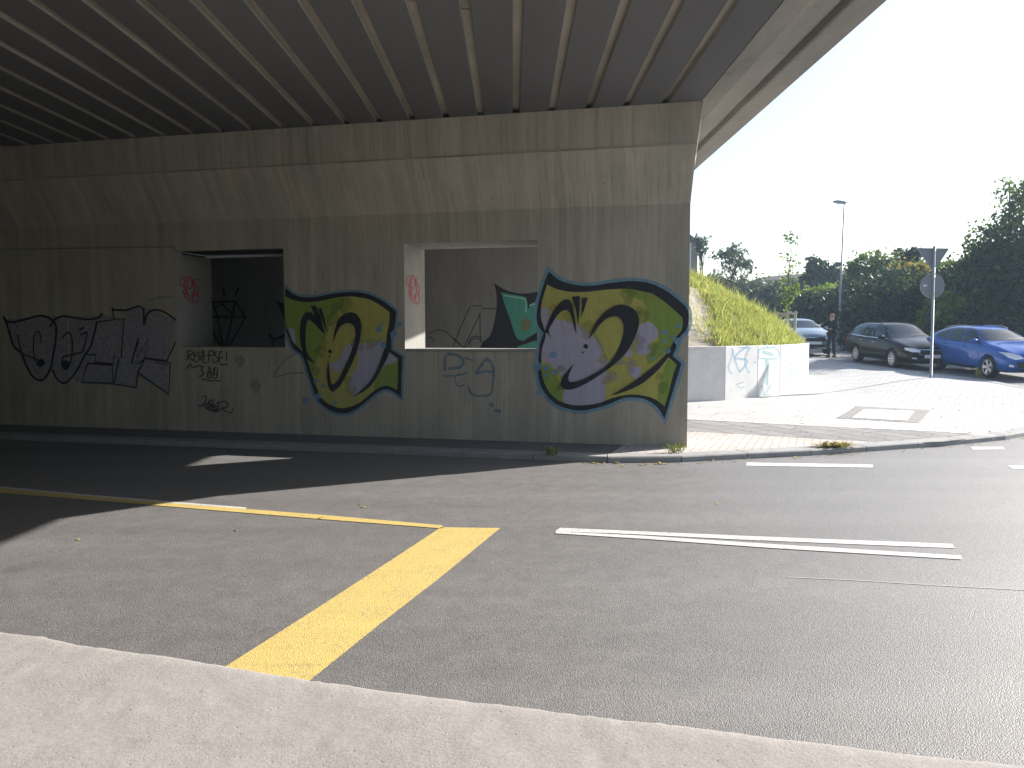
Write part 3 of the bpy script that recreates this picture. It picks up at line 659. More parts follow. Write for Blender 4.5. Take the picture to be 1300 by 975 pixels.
# cantilever with drip groove and edge beam (section in x,z extruded along y)
zd = Zs + 0.12; ze = Zs + 0.06
e = EYE.z
xd = 1.01 * (zd - e); xo = 1.143 * (ze - e)
bm = NB()
prism(bm, [(xs_edge + 0.003, Zs + 1.2), (xs_edge + 0.003, Zs - 0.004), (xs_edge + 0.25, Zs + 0.0), (xd - 0.05, zd), (xd - 0.05, Zs + 1.2)], lambda u, v, t: (u, t, v), YN, YF)
obj('cantilever', bm, M['canti'], bridge)
bm = NB()
prism(bm, [(xd - 0.05, zd + 0.04), (xd, zd + 0.04), (xd + 0.012, ze + 0.015), (xd + 0.03, ze), (xo - 0.03, ze), (xo, ze + 0.03), (xo, Zs + 1.6), (xd - 0.05, Zs + 1.6)], lambda u, v, t: (u, t, v), YN, YF)
obj('edge_beam', bm, M['canti'], bridge)
bm = NB()
for y in np.arange(YN + 1, YF, 2.0):
    box(bm, xo - 0.14, xo - 0.09, y, y + 0.05, Zs + 1.6, Zs + 2.6)
for z in (Zs + 2.0, Zs + 2.35, Zs + 2.6): box(bm, xo - 0.145, xo - 0.085, YN, YF, z, z + 0.05)
obj('railing', bm, M['metal'], bridge)
bm = NB()
q = WM @ Vector((0, -13.2, 0))
box(bm, -80, -0.5, -14.4, -13.2, -0.3, z_top + 0.02)
bmesh.ops.transform(bm, matrix=WM, verts=bm.verts[:])
obj('near_abutment', bm, concrete('weathered_concrete', (0.27, 0.265, 0.25)), bridge)
print('deck', Zs, xs_edge, xd, xo)

# ================================================================== GROUND, ROAD, PAVEMENT
def axis(lim, a, b, fine, n):
    core = list(np.arange(a, b + 1e-6, fine)); lo = [a - (a - lim[0]) * (i / n) ** 2 for i in range(n, 0, -1)]; hi = [b + (lim[1] - b) * (i / n) ** 2 for i in range(1, n + 1)]
    return lo + core + hi
ax_, ay_ = axis((-600, 700), -10, 40, 1.0, 8), axis((-400, 900), -10, 60, 1.0, 8)
vv = [(x, y, rise(x, y) - 0.06) for y in ay_ for x in ax_]; nx = len(ax_)
ff = [(j*nx+i, j*nx+i+1, (j+1)*nx+i+1, (j+1)*nx+i) for j in range(len(ay_)-1) for i in range(nx-1)]
me = bpy.data.meshes.new('ground'); me.from_pydata(vv, [], ff)
link('ground', me, None, [M['earth']], True, kind='structure')
road = sheet('road', [(-85, 34), (-85, 4), (-50, -2), (60, -6), (60, 21), (19.2, 21), (19.0, 36), (17.6, 60), (16, 110), (10, 110), (9, 60), (8.5, 31), (11.0, 30), (10, 17), (5, 13), (0, 12.2)], lambda x, y: rise(x, y), M['asphalt'], 1.0, kind='structure')
# far kerb
kl = lambda x, y: tuple((WM @ Vector((x, y, 0)))[:2])
kpts = [atz(*p, 0.0)[:2] for p in ((789, 588), (830, 588), (867, 586.5), (933, 583), (1022, 578.7), (1104, 573), (1198, 566), (1263, 560), (1300, 555))]
kw = WMi @ Vector((*kpts[0], 0))
left = [kl(x, kw.y) for x in (-78, -64, -48, -40, -32, -24, -16, -12, -9, -7, -5, -3.5, -2.4, -1.6)]
kline = left + [tuple(p) for p in kpts] + [(9.3, 13.6), (10.4, 14.5), (11.6, 15.8), (12.6, 17.4), (13.2, 19.2), (13.45, 21), (13.42, 23), (13.0, 25), (12.6, 26.6), (12.35, 28.5), (12.2, 30.2), (11.6, 31.2), (10.4, 31.5), (9.2, 31.6)]
kd = spline(kline, 4)
def offset_line(L, d):
    out = []
    for i, p in enumerate(L):
        a, b = Vector(L[max(i-1, 0)]), Vector(L[min(i+1, len(L)-1)]); t = (b - a).normalized(); out.append((p[0] - t.y * d, p[1] + t.x * d))
    return out
kin = offset_line(kd, 0.30)
def resample(L, step):
    out = [L[0]]; acc = 0
    for i in range(len(L) - 1):
        a, b = Vector(L[i]), Vector(L[i+1]); d = (b - a).length
        while acc + d >= step:
            a = a + (b - a).normalized() * (step - acc); d = (b - a).length; out.append(tuple(a)); acc = 0
        acc += d
    out.append(L[-1]); return out
bm = NB(); ks = resample(kd, 1.0); ki = offset_line(ks, 0.30)
for i in range(len(ks) - 1):
    a, b, c, d = Vector(ks[i]), Vector(ks[i+1]), Vector(ki[i+1]), Vector(ki[i])
    t = (b - a)
    if t.length < 0.1: continue
    g_ = t.normalized() * 0.006; a, b, c, d = a + g_, b - g_, c - g_, d + g_
    bev = (d - a).normalized() * 0.018
    zt = lambda p: zpave(*p) + 0.006 + (hash((i, 3)) % 5) * 0.0006
    rows = []
    for pa, pb, dz in ((a, b, -0.25), (a, b, -0.015), (a + bev, b + bev, 0.0), (d, c, 0.0), (d, c, -0.2)):
        rows.append((bm.verts.new((pa.x, pa.y, zt(pa) + dz)), bm.verts.new((pb.x, pb.y, zt(pb) + dz))))
    for (p, q), (r_, s_) in zip(rows[:-1], rows[1:]): bm.faces.new((p, q, s_, r_))
    bm.faces.new([r_[0] for r_ in rows][::-1]); bm.faces.new([r_[1] for r_ in rows])
bmesh.ops.recalc_face_normals(bm, faces=bm.faces[:])
obj('kerb', bm, M['kerb'], kind='structure')
back = [kl(-0.2, AY + 0.4), kl(-78, AY + 0.4)]
bankside = [(9.3, 31.6), (9.0, 24), (7.5, 21.5), (5.5, 19.5), (4, 18.5)]
pave_poly = offset_line(kd, 0.29)
pave_poly = pave_poly[:-1] + bankside + back
sheet('pavement', pave_poly, zpave, M['slabs'], 1.0, kind='structure')
pz = lambda h: (lambda x, y: zpave(x, y) + h)
up = [atz(*p, K)[:2] for p in ((868, 532.5), (944, 536.5), (1029, 541), (1148, 546.5), (1198, 549), (1262, 553.5))]
lo = [atz(*p, K)[:2] for p in ((1195, 561.2), (1141, 562.8), (1043, 557.7), (961, 552.6), (868, 547.7))]
ext = lambda p, q, d: tuple((Vector(p) + (Vector(p) - Vector(q)).normalized() * d))
sheet('cycle_strip', [ext(up[0], up[1], 6)] + [tuple(p) for p in up] + [tuple(p) for p in lo] + [ext(lo[-1], lo[-2], 6)], pz(0.004), M['dark_slabs'], 1.0, kind='structure')
mo = offset_line([tuple(p) for p in up], 0.16)
sheet('mosaic_strip', [ext(up[0], up[1], 6)] + [tuple(p) for p in up] + mo[::-1] + [ext(mo[0], mo[1], 6)], pz(0.008), M['mosaic'], 1.0, kind='structure')
front = [p for p in kin if Vector(p).x < 5.6 and (WMi @ Vector((*p, 0))).x > -7]
sheet('small_paver_strip', front + [tuple(lo[1]), tuple(lo[2]), tuple(lo[3]), tuple(lo[4]), ext(lo[-1], lo[-2], 5), kl(-7, 0.5)], pz(0.003), M['pavers'], 1.0, kind='structure')
fw = [p for p in kin if -78 < (WMi @ Vector((*p, 0))).x < -0.9]
sheet('footway', fw + [kl(-0.9, 0.02), kl(-78, 0.02)], pz(0.0065), concrete('dark_footway_asphalt', (0.17, 0.168, 0.168), 0.15, 2.0, 0.003, 80), 1.0, kind='structure')
# access cover
A_ = [atz(*p, K)[:2] for p in ((1062, 531), (1087, 516), (1181, 521), (1166, 537))]; B_ = [atz(*p, K)[:2] for p in ((1081.7, 531), (1097, 520), (1161, 522.5), (1151, 534.7))]
cc = sum((Vector(p) for p in A_), Vector((0, 0))) / 4
cov = empty('access_cover', (cc.x, cc.y, K), label='pale rectangular access cover set in a cobble surround on the sunny pavement', cat='access cover')
def flat(poly, z0, z1):
    bm = NB(); prism(bm, [(p[0] - cc.x, p[1] - cc.y) for p in poly], lambda u, v, t: (u, v, t), z0, z1); return bm
obj('cobble_surround', flat(A_, -0.03, 0.006), M['cobble'], cov)
obj('cover_plate', flat(B_, -0.02, 0.013), concrete('pale_cover', (0.58, 0.57, 0.56), 0.06, 5, 0.002), cov)

# near pavement: rough cast concrete with a crumbled edge
ep = [(-200, 757), (-90, 777), (0, 796), (60, 802), (105, 812), (175, 822), (220, 827), (300, 841), (400, 856), (500, 870), (645, 888), (850, 912), (1000, 930), (1150, 947), (1300, 962), (1450, 979), (1700, 1005)]
NZ = 0.13
er = [Vector(atz(*p, NZ)[:2]) for p in ep]
er = [Vector((er[0].x - 40, er[0].y + 40 * 0.27))] + er + [Vector((er[-1].x + 40, er[-1].y - 40 * 0.27))]
bm = NB(); cols = []
E2 = [er[0]]
for i in range(len(er) - 1):
    a, b = er[i], er[i+1]; n = max(1, int((b - a).length / 0.035)) if 0 < i < len(er) - 2 else 12
    E2 += [a.lerp(b, (j + 1) / n) for j in range(n)]
inn = Vector((-0.25, -0.97))
deps = [0.0, 0.012, 0.03, 0.06] + [0.06 + 0.045 * k for k in range(1, 40)] + [2.4, 3.5, 6, 12]
for i, p in enumerate(E2):
    row = []
    j1 = noise.noise(Vector((p.x * 2.3, p.y * 2.3, 1))) * 0.008 + noise.noise(Vector((p.x * 9, p.y * 9, 4))) * 0.004 + noise.noise(Vector((p.x * 28, p.y * 28, 4))) * 0.006
    q = p + inn * (j1 + 0.0)
    row.append(bm.verts.new((q.x, q.y, -0.05)))
    for k, d in enumerate(deps):
        s = q + inn * d
        h = noise.noise(Vector((s.x * 1.7, s.y * 1.7, 9))) * 0.005 + noise.noise(Vector((s.x * 6, s.y * 6, 2))) * 0.003 + max(0, noise.noise(Vector((s.x * 14, s.y * 14, 5))) - 0.25) * 0.012 + noise.noise(Vector((s.x * 30, s.y * 30, 7))) * 0.0018
        ch_ = noise.noise(Vector((s.x * 4 + s.y * 2.5, s.y * 5, 21)))
        if ch_ > 0.32: h += noise.noise(Vector((s.x * 24, s.y * 24, 8))) * 0.012 * min(1, (ch_ - 0.32) * 6)
        edge = -0.03 * math.exp(-d / 0.02) - 0.012 * math.exp(-d / 0.08)
        row.append(bm.verts.new((s.x, s.y, NZ + h + edge)))
    cols.append(row)
for i in range(len(cols) - 1):
    for k in range(len(cols[0]) - 1): bm.faces.new((cols[i][k], cols[i+1][k], cols[i+1][k+1], cols[i][k+1]))
bmesh.ops.recalc_face_normals(bm, faces=bm.faces[:])
if sum(f.normal.z for f in bm.faces) < 0: bmesh.ops.reverse_faces(bm, faces=bm.faces[:])
obj('near_pavement', bm, M['ledge'], smooth=True, kind='structure')

# painted markings (children of the road)
def mark(name, pts, m, z=0.004, label=None):
    bm = NB(); vs = [bm.verts.new(atz(*p, 0.0) + Vector((0, 0, z))) for p in pts]; f = bm.faces.new(vs); f.normal_update()
    if f.normal.z < 0: f.normal_flip()
    o = obj(name, bm, m, road, label=label); return o
mark('stop_line', [(560, 670), (635, 671), (560, 733), (480, 795), (403, 857), (365, 888), (250, 872), (296, 841), (395, 778), (510, 703)], M['yellow_paint'], 0.005, 'wide yellow taped stop line')
for k, (a, b) in enumerate((((590, 671), (338, 848)), ((615, 671), (372, 853)))):
    mark('stop_line_seam', [(a[0], a[1]), (a[0] + 0.8, a[1]), (b[0] + 1.1, b[1]), (b[0], b[1])], M['yellow_seam'], 0.0065)
mark('lane_line', [(-300, 597), (0, 620), (210, 638.6), (400, 653.5), (562, 667.5), (562, 671.5), (400, 659), (215, 643.5), (0, 626), (-300, 602)], M['yellow_paint'], 0.005, 'narrow yellow lane line')
mark('lane_line', [(-300, 590.5), (0, 617.8), (110, 628), (230, 638), (313, 644.5), (312, 648), (230, 642), (110, 631.5), (0, 621), (-300, 593)], M['white_paint'], 0.003, 'old white lane line beside the yellow one')
mark('lane_line', [(711, 670.5), (950, 681), (1209, 691), (1212, 696.5), (950, 686), (800, 678.5), (705, 675)], M['white_paint'], 0.004, 'upper arm of the white wedge')
mark('lane_line', [(706, 675.3), (820, 681), (980, 691.5), (1220, 706), (1221, 711), (980, 696.5), (820, 685), (705, 677.8)], M['white_paint'], 0.0055, 'lower arm of the white wedge')
mark('lane_line', [(948, 587.3), (1108, 590), (1108, 594), (947, 591.5)], M['white_paint'], 0.004, 'white dash near the corner kerb')
mark('lane_line', [(1232, 567.5), (1274, 567.6), (1276, 570.8), (1235, 571.2)], M['white_paint'], 0.004)
mark('lane_line', [(1279, 591), (1420, 594), (1420, 598), (1285, 595.5)], M['white_paint'], 0.004)
bm = NB()
seam = [atz(*p, 0.0) for p in ((1000, 733), (1095, 737.5), (1180, 743), (1300, 749.5), (1420, 756))]
for a, b in zip(seam[:-1], seam[1:]):
    w = 0.007; f = bm.faces.new([bm.verts.new(a + Vector((0, w, 0.003))), bm.verts.new(a + Vector((0, -w, 0.003))), bm.verts.new(b + Vector((0, -w, 0.003))), bm.verts.new(b + Vector((0, w, 0.003)))])
obj('asphalt_seam', bm, plain('pale_seam', (0.42, 0.41, 0.40), 0.9, 0.2, 0, 0.4, 12), road)

# ================================================================== RETAINING WALL AND BANK
rw_px = [((840, 435.5), (840, 511.5)), ((920, 436), (920, 508.3)), ((961, 435), (961, 504)), ((990, 434), (990, 500.5)), ((1012, 433.5), (1012, 496.5)), ((1026, 433), (1026, 491))]
rw = [tuple(atz(*b, K)[:2]) for a, b in rw_px]
rw_h = sum(aty(*a, Vector(r_).y).z for (a, b), r_ in zip(rw_px, rw)) / len(rw) - K
rw_h = 1.30
rw += [(9.0, 25.2), (9.15, 27.4), (9.1, 29.6), (8.8, 31.6), (8.2, 33.6)]
print('rw', rw)
rwall = empty('retaining_wall', (rw[1][0], rw[1][1], K), label='low curved pale concrete retaining wall of upright panels holding the grassy bank', cat='wall')
RM = Matrix.Translation(rwall.location); RMi = RM.inverted()
frames = []
for i in range(len(rw) - 1):
    a, b = Vector(rw[i]), Vector(rw[i+1]); t = (b - a).normalized(); nn = Vector((t.y, -t.x))
    bm = NB(); g_ = 0.008
    a2, b2 = a + t * g_, b - t * g_
    zb = min(zpave(*a), zpave(*b)) - 0.3; zt_ = max(0, rise(*a)) * 0.5 + K + rw_h
    pts = [a2, b2, b2 - nn * 0.16, a2 - nn * 0.16]
    prism(bm, [(p.x, p.y) for p in pts], lambda u, v, tt: RMi @ Vector((u, v, tt)), zb, zt_)
    bmesh.ops.bevel(bm, geom=bm.edges[:], offset=0.008, segments=1, affect='EDGES')
    obj('wall_panel', bm, M['panel'], rwall)
    frames.append((RMi @ Vector((a.x, a.y, K)), Vector((t.x, t.y, 0)), Vector((nn.x, nn.y, 0))))
cr = crop(860, 380, 5.4167)
g = Decal(RM, *frames[1])
for L, w in (([(490,320),(440,350),(395,400),(440,410),(480,420),(455,470),(425,500)], 14), ([(500,330),(465,400),(475,470),(495,505)], 11), ([(375,335),(395,420),(430,500)], 12), ([(385,345),(365,420),(350,470),(375,515)], 10), ([(425,330),(490,335)], 10)):
    g.stroke(cr(L), w / 5.4167, 'sky')
g.stroke(cr([(455,570),(402,585),(440,612),(455,600)]), 1.6, 'sky', smooth=False); g.disc(*cr([(533,432,7)])[0], 'sky')
g.done('graffiti', rwall, 'light blue scrawled letters on the second panel')
g = Decal(RM, *frames[2])
for L, w in (([(562,345),(560,405),(680,410),(705,375),(675,330),(590,335),(562,345)], 11), ([(585,360),(660,380)], 22), ([(610,410),(620,500),(615,580)], 16), ([(625,410),(618,590)], 10), ([(580,590),(600,660),(640,590)], 11), ([(590,655),(640,655)], 10), ([(615,305),(620,330)], 10)):
    g.stroke(cr(L), w / 5.4167, 'mint', smooth=False)
g.done('graffiti', rwall, 'mint green signpost shape with a downward arrow')
g = Decal(RM, *frames[3])
for L in ([(735,430),(765,430),(770,460),(730,470)], [(750,480),(790,490),(770,530),(800,545)], [(770,500),(800,480)]): g.stroke(cr(L), 1.5, 'mint')
g.done('graffiti', rwall, 'pale mint scribble')

def seg_d(p, a, b):
    ab = b - a; t = max(0, min(1, (p - a).dot(ab) / ab.length_squared)); return (p - a - ab * t).length
rwv = [Vector(p) for p in rw]
bank_edge = rwv + [Vector((7.0, 38)), Vector((4.5, 44)), Vector((0, 50))]
def zbank(x, y):
    p = Vector((x, y)); d = min(seg_d(p, a, b) for a, b in zip(bank_edge[:-1], bank_edge[1:]))
    h = 0.74 * max(0, d - 0.16); H = 4.3
    h = H * (1 - math.exp(-h / H * 1.15)) if h > 0 else 0
    return K + rw_h - 0.05 + h + noise.noise(Vector((x * 0.9, y * 0.9, 3))) * 0.10 * min(1, d)
inner_edge = offset_line([tuple(p) for p in bank_edge], 0.13)
bpoly = inner_edge + [(-14, 50), (-14, 24)] + [kl(-1.0, AY + 0.95), kl(-0.05, AY + 0.5)]
bp = [Vector(p) for p in bpoly]
bank = sheet('bank', bpoly, zbank, M['soil'], 0.5, kind='structure')
def inside(p, poly):
    c = False; n = len(poly)
    for i in range(n):
        a, b = poly[i], poly[(i+1) % n]
        if (a.y > p.y) != (b.y > p.y) and p.x < (b.x - a.x) * (p.y - a.y) / (b.y - a.y) + a.x: c = not c
    return c
# grass blades
V, F = [], []
rg = random.Random(5); made = 0
soil_edge = lambda x, y: (x / y) < 0.262 - 0.012 * max(0, (zbank(x, y) - 1.4)) and zbank(x, y) < 3.0
while made < 70000:
    x, y = rg.uniform(2.5, 9.2), rg.uniform(17.3, 31)
    if x / y < 0.2: continue
    p = Vector((x, y))
    if not inside(p, bp): continue
    cl = noise.noise(Vector((x * 1.3, y * 1.3, 11)))
    if cl < -0.25 and rg.random() < 0.6: continue
    if soil_edge(x + rg.gauss(0, 0.12), y) and rg.random() > 0.05: continue
    z = zbank(x, y) - 0.02
    h = rg.uniform(0.08, 0.25) * (1 + 0.7 * max(0, cl)) * (2.1 if rg.random() < 0.03 else 1); w = rg.uniform(0.005, 0.012)
    a = rg.uniform(0, 6.283); b = rg.uniform(0, 6.283); lean = rg.uniform(0.1, 0.9) * h
    dx, dy = math.cos(a) * w, math.sin(a) * w; lx, ly = math.cos(b) * lean, math.sin(b) * lean
    i = len(V)
    V += [(x - dx, y - dy, z), (x + dx, y + dy, z), (x + dx*0.7 + lx*0.35, y + dy*0.7 + ly*0.35, z + h*0.6), (x - dx*0.7 + lx*0.35, y - dy*0.7 + ly*0.35, z + h*0.6), (x + lx, y + ly, z + h)]
    F += [(i, i+1, i+2, i+3), (i+3, i+2, i+4)]; made += 1
me = bpy.data.meshes.new('grass'); me.from_pydata(V, [], F)
link('grass', me, None, [M['grass']], label='yellow green uncut grass covering the bank above the retaining wall', cat='grass', kind='stuff')

# ================================================================== VEGETATION
def leaves(centres, radii, n, size, seed, flat=0.0, clump=26, shell=0.55, gate=0.0, long=1.6):
    r = np.random.default_rng(seed)
    C_, Ra = np.array(centres, float), np.array(radii, float)
    if Ra.ndim == 1: Ra = np.repeat(Ra[:, None], 3, 1)
    vol = np.prod(Ra, 1) ** 0.75; pick = r.choice(len(C_), size=max(1, n // clump), p=vol / vol.sum())
    d = r.normal(size=(len(pick), 3)); d /= np.linalg.norm(d, axis=1)[:, None]
    rad = shell + (1.05 - shell) * r.random(len(pick)) ** 0.7
    cc_ = C_[pick] + d * Ra[pick] * rad[:, None]
    if gate:
        keep = np.array([noise.noise(Vector(c * 0.55) + Vector((seed, 0, 0))) > -0.5 + gate for c in cc_]); cc_, pick = cc_[keep], pick[keep]
    cs = 0.16 * Ra[pick].mean(1) * (0.6 + 0.8 * r.random(len(pick)))
    idx = np.repeat(np.arange(len(cc_)), clump)
    P = cc_[idx] + r.normal(size=(len(idx), 3)) * cs[idx][:, None]
    m = len(P)
    a = r.normal(size=(m, 3)); a /= np.linalg.norm(a, axis=1)[:, None]
    b = np.cross(a, r.normal(size=(m, 3))); b /= np.linalg.norm(b, axis=1)[:, None]
    s = size * (0.6 + 0.8 * r.random(m))[:, None]
    L, W_ = a * s * long * 0.5, b * s * 0.5
    V = np.stack([P - L, P + W_ * 0.9 - L * 0.1, P + L, P - W_ * 0.9 - L * 0.1], 1).reshape(-1, 3)
    return V
def leafobj(name, V, m, parent):
    n = len(V) // 4
    me = bpy.data.meshes.new(name); me.vertices.add(len(V)); me.vertices.foreach_set('co', V.astype(np.float32).ravel())
    me.loops.add(4 * n); me.loops.foreach_set('vertex_index', np.arange(4 * n, dtype=np.int32))
    me.polygons.add(n); me.polygons.foreach_set('loop_start', np.arange(0, 4 * n, 4, dtype=np.int32))
    me.update(calc_edges=True); me.validate()
    return link(name, me, parent, [m])
def limbs(bm, base, tips, r0, seed, fork=0.45):
    rr = random.Random(seed)
    top = sum((Vector(t) for t in tips), Vector()) / len(tips)
    f = base.lerp(top, fork)
    tube(bm, [base, base.lerp(f, 0.5) + Vector((rr.uniform(-.06, .06), rr.uniform(-.06, .06), 0)), f], [r0, r0 * 0.85, r0 * 0.7], 8)
    for t in tips:
        t = Vector(t); mid = f.lerp(t, 0.5) + Vector((rr.uniform(-.2, .2), rr.uniform(-.2, .2), rr.uniform(0, .3))) * (t - f).length * 0.3
        tube(bm, [f, mid, t], [r0 * 0.5, r0 * 0.32, r0 * 0.08], 6)
def plant(name, label, cat, base, blobs, n, size, m, seed, trunk=0.09, core=0.0, group=None, fork=0.4, **k):
    """blobs: (x,y,z,rx,ry,rz) in world space"""
    t = empty(name, base, label=label, cat=cat, group=group)
    o = Vector(base); C_ = [(b[0]-o.x, b[1]-o.y, b[2]-o.z) for b in blobs]; Ra = [b[3:6] for b in blobs]
    V = leaves(C_, Ra, n, size, seed, **k)
    cr_ = leafobj('crown', V, m, t)
    if core:
        V2 = leaves(C_, [tuple(q * core for q in b) for b in Ra], n // 3, size * 2.2, seed + 50, shell=0.3)
        leafobj('inner_foliage', V2, m, t)
    bm = NB(); limbs(bm, Vector((0, 0, -0.1)), [Vector(c) for c in C_] + [Vector(c) + Vector((0, 0, q[2] * 0.6)) for c, q in zip(C_, Ra)], trunk, seed, fork)
    obj('trunk', bm, M['bark'], t, True)
    return t
def W(px, py, Y): return aty(px, py, Y)
def blob(px, py, Y, rpx, rpy, ry=None):
    c = W(px, py, Y); k = Y / 1000; return (c.x, c.y, c.z, rpx * k, (ry if ry else rpx * k), rpy * k)
gz = lambda p: rise(p[0], p[1]) - 0.06
def at_ground(px, Y): x = (px - 650) / 1000 * Y; return (x, Y, gz((x, Y)))
# hedge masses behind the parked cars
G = 'shrubs and hedges behind the parked cars'
plant('bush', 'dark hump shaped ivy covered bush behind the black estate car', 'bush', at_ground(1120, 38.5),
      [blob(1122, 400, 38.5, 40, 48, 2.0), blob(1100, 415, 38, 28, 34, 1.5), blob(1142, 396, 39, 28, 50, 2), blob(1090, 425, 38, 18, 22, 1.2), blob(1160, 420, 38.5, 26, 34, 1.6)], 22000, 0.13, M['leaf_dark'], 11, 0.12, 0.72, G)
plant('bush', 'dark evergreen hedge mass filling the corner behind the blue car', 'bush', at_ground(1270, 33),
      [blob(1240, 400, 34, 38, 62, 2.2), blob(1285, 380, 33, 40, 85, 2.4), blob(1330, 380, 32, 46, 95, 2.4), blob(1215, 425, 33.5, 30, 40, 1.8), blob(1260, 345, 34, 30, 40, 1.8), blob(1300, 440, 32, 60, 35, 1.5)], 34000, 0.13, M['leaf_dark'], 12, 0.14, 0.75, G)
plant('bush', 'yellowing autumn shrub directly behind the triangular sign', 'bush', at_ground(1165, 41),
      [blob(1160, 352, 41, 26, 24, 1.6), blob(1178, 370, 41, 24, 28, 1.6), blob(1150, 375, 41, 22, 30, 1.4), blob(1172, 395, 41, 28, 30, 1.5)], 12000, 0.12, M['leaf_yellow'], 13, 0.08, 0.6, G, gate=0.25)
plant('bush', 'bright green low shrub beside the round sign', 'bush', at_ground(1195, 33.6),
      [blob(1200, 388, 33.4, 18, 15, 0.9), blob(1183, 402, 33.4, 16, 14, 0.9), blob(1210, 402, 33.5, 14, 16, 0.8), blob(1190, 420, 33.5, 20, 20, 0.9)], 7000, 0.11, M['leaf_bright'], 14, 0.06, 0.0, G, gate=0.2)
plant('bush', 'loose mid green shrub between the signs and the tall tree', 'bush', at_ground(1222, 37),
      [blob(1215, 362, 37, 24, 26, 1.3), blob(1238, 352, 37, 22, 24, 1.3), blob(1225, 390, 37, 26, 30, 1.4), blob(1200, 350, 38, 16, 16, 1.0)], 10000, 0.12, M['leaf_mid'], 15, 0.08, 0.55, G, gate=0.15)
plant('bush', 'long dark hedge with a bright green crest behind the walking person', 'bush', at_ground(1045, 48),
      [blob(1040, 405, 48, 34, 32, 1.6), blob(1070, 405, 47, 26, 34, 1.6), blob(1010, 408, 49, 28, 26, 1.6), blob(1085, 395, 46, 16, 40, 1.2)], 14000, 0.15, M['leaf_dark'], 16, 0.1, 0.75, G)
plant('bush', 'bright green spreading bush topping the dark hedge beside the street lamp', 'bush', at_ground(1040, 49.5),
      [blob(1040, 378, 49.5, 26, 10, 1.2), blob(1058, 372, 49.5, 16, 9, 1.2), blob(1020, 384, 49.5, 18, 8, 1.2)], 5000, 0.14, M['leaf_bright'], 17, 0.06, 0.0, G)
plant('bush', 'blue grey distant thicket above the crest of the bank', 'bush', at_ground(960, 66),
      [blob(935, 372, 66, 26, 20, 2), blob(965, 380, 66, 30, 24, 2), blob(995, 382, 64, 28, 24, 2), blob(1020, 380, 64, 22, 24, 2), blob(905, 368, 66, 20, 18, 2), blob(950, 400, 65, 60, 20, 2)], 14000, 0.2, M['leaf_grey'], 18, 0.1, 0.6, G)
plant('bush', 'feathery shrub rising over the long roof near the lamp pole', 'bush', at_ground(1108, 44),
      [blob(1105, 338, 44, 22, 18, 1.4), blob(1122, 334, 44, 14, 16, 1.2), blob(1090, 352, 44, 18, 20, 1.4), blob(1110, 370, 44, 34, 30, 1.6)], 6500, 0.13, M['leaf_mid'], 19, 0.07, 0, G, gate=0.3)
plant('bush', 'dark pointed conifer shrub left of the triangular sign', 'bush', at_ground(1150, 45),
      [blob(1148, 335, 45, 12, 18, 0.9), blob(1157, 328, 45, 9, 14, 0.8), blob(1140, 345, 45, 12, 18, 0.9), blob(1150, 370, 45, 22, 30, 1.2)], 6000, 0.13, M['leaf_dark'], 20, 0.07, 0.4, G, gate=0.1)
# trees
plant('tree', 'tall airy tree with loose leafy sprays above the dark hedge', 'tree', at_ground(1310, 33.5),
      [blob(1268, 288, 33.5, 30, 22, 1.4), blob(1290, 262, 33.5, 26, 26, 1.4), blob(1250, 305, 33.5, 22, 14, 1.1), blob(1300, 235, 33.5, 14, 24, 1.0), blob(1282, 232, 33.5, 10, 16, 0.8), blob(1318, 255, 33.5, 30, 44, 1.6), blob(1280, 312, 33.5, 40, 22, 1.5), blob(1236, 312, 33.6, 12, 10, 0.7)], 4200, 0.11, M['leaf_mid'], 31, 0.12, 0, None, fork=0.55, gate=0.42, clump=9, shell=0.25)
plant('tree', 'dark round headed trees by the street lamp pole far up the street', 'tree', at_ground(1046, 62),
      [blob(1040, 340, 62, 14, 14, 1.2), blob(1055, 348, 62, 12, 14, 1.2), blob(1030, 355, 62, 12, 14, 1.2), blob(1048, 362, 62, 24, 16, 1.6)], 6500, 0.18, M['leaf_dark'], 32, 0.14, 0.5, None, gate=0.15)
# half bare tree on the skyline
def bare_tree(name, label, base, H, spread, seed, nleaf, m, size):
    t = empty(name, base, label=label, cat='tree'); rr = random.Random(seed); bm = NB(); tips = []
    def grow_(p, d, L, r_, lev):
        q = p + d * L; mid = p.lerp(q, 0.5) + Vector((rr.uniform(-1, 1), rr.uniform(-1, 1), 0)) * L * 0.07
        tube(bm, [p, mid, q], [r_, r_ * 0.85, r_ * 0.65], 6, cap=False)
        if lev == 0: tips.append(q); return
        for k in range(3 if lev > 1 else 4):
            az = rr.uniform(0, 6.283); el = rr.uniform(0.3, 0.95) * spread
            u = Vector((math.cos(az) * el, math.sin(az) * el, 1)); nd = (d * 0.75 + u.normalized() * 0.8).normalized()
            grow_(q if k else p.lerp(q, 0.8), nd, L * rr.uniform(0.58, 0.78), r_ * 0.55, lev - 1)
    grow_(Vector((0, 0, -0.1)), Vector((0, 0, 1)), H * 0.34, H * 0.018, 4)
    obj('trunk', bm, M['bark'], t, True)
    V = leaves([tuple(p) for p in tips], [0.35] * len(tips), nleaf, size, seed, clump=6, shell=0.1)
    leafobj('crown', V, m, t); return t
bx_, by_, _ = at_ground(928, 60)
bare_tree('tree', 'half bare spreading tree on the skyline above the bank', (bx_, by_, 1.2), 7.2, 1.25, 41, 1900, M['leaf_grey'], 0.13)
bx_, by_, _ = at_ground(891, 52)
bare_tree('tree', 'thin wispy tree beside the brick house corner', (bx_, by_, 3.0), 5.5, 0.5, 42, 500, M['leaf_grey'], 0.12)
# young street tree with stakes
sx_, sy_ = (1000 - 650) / 1000 * 28.6, 28.6
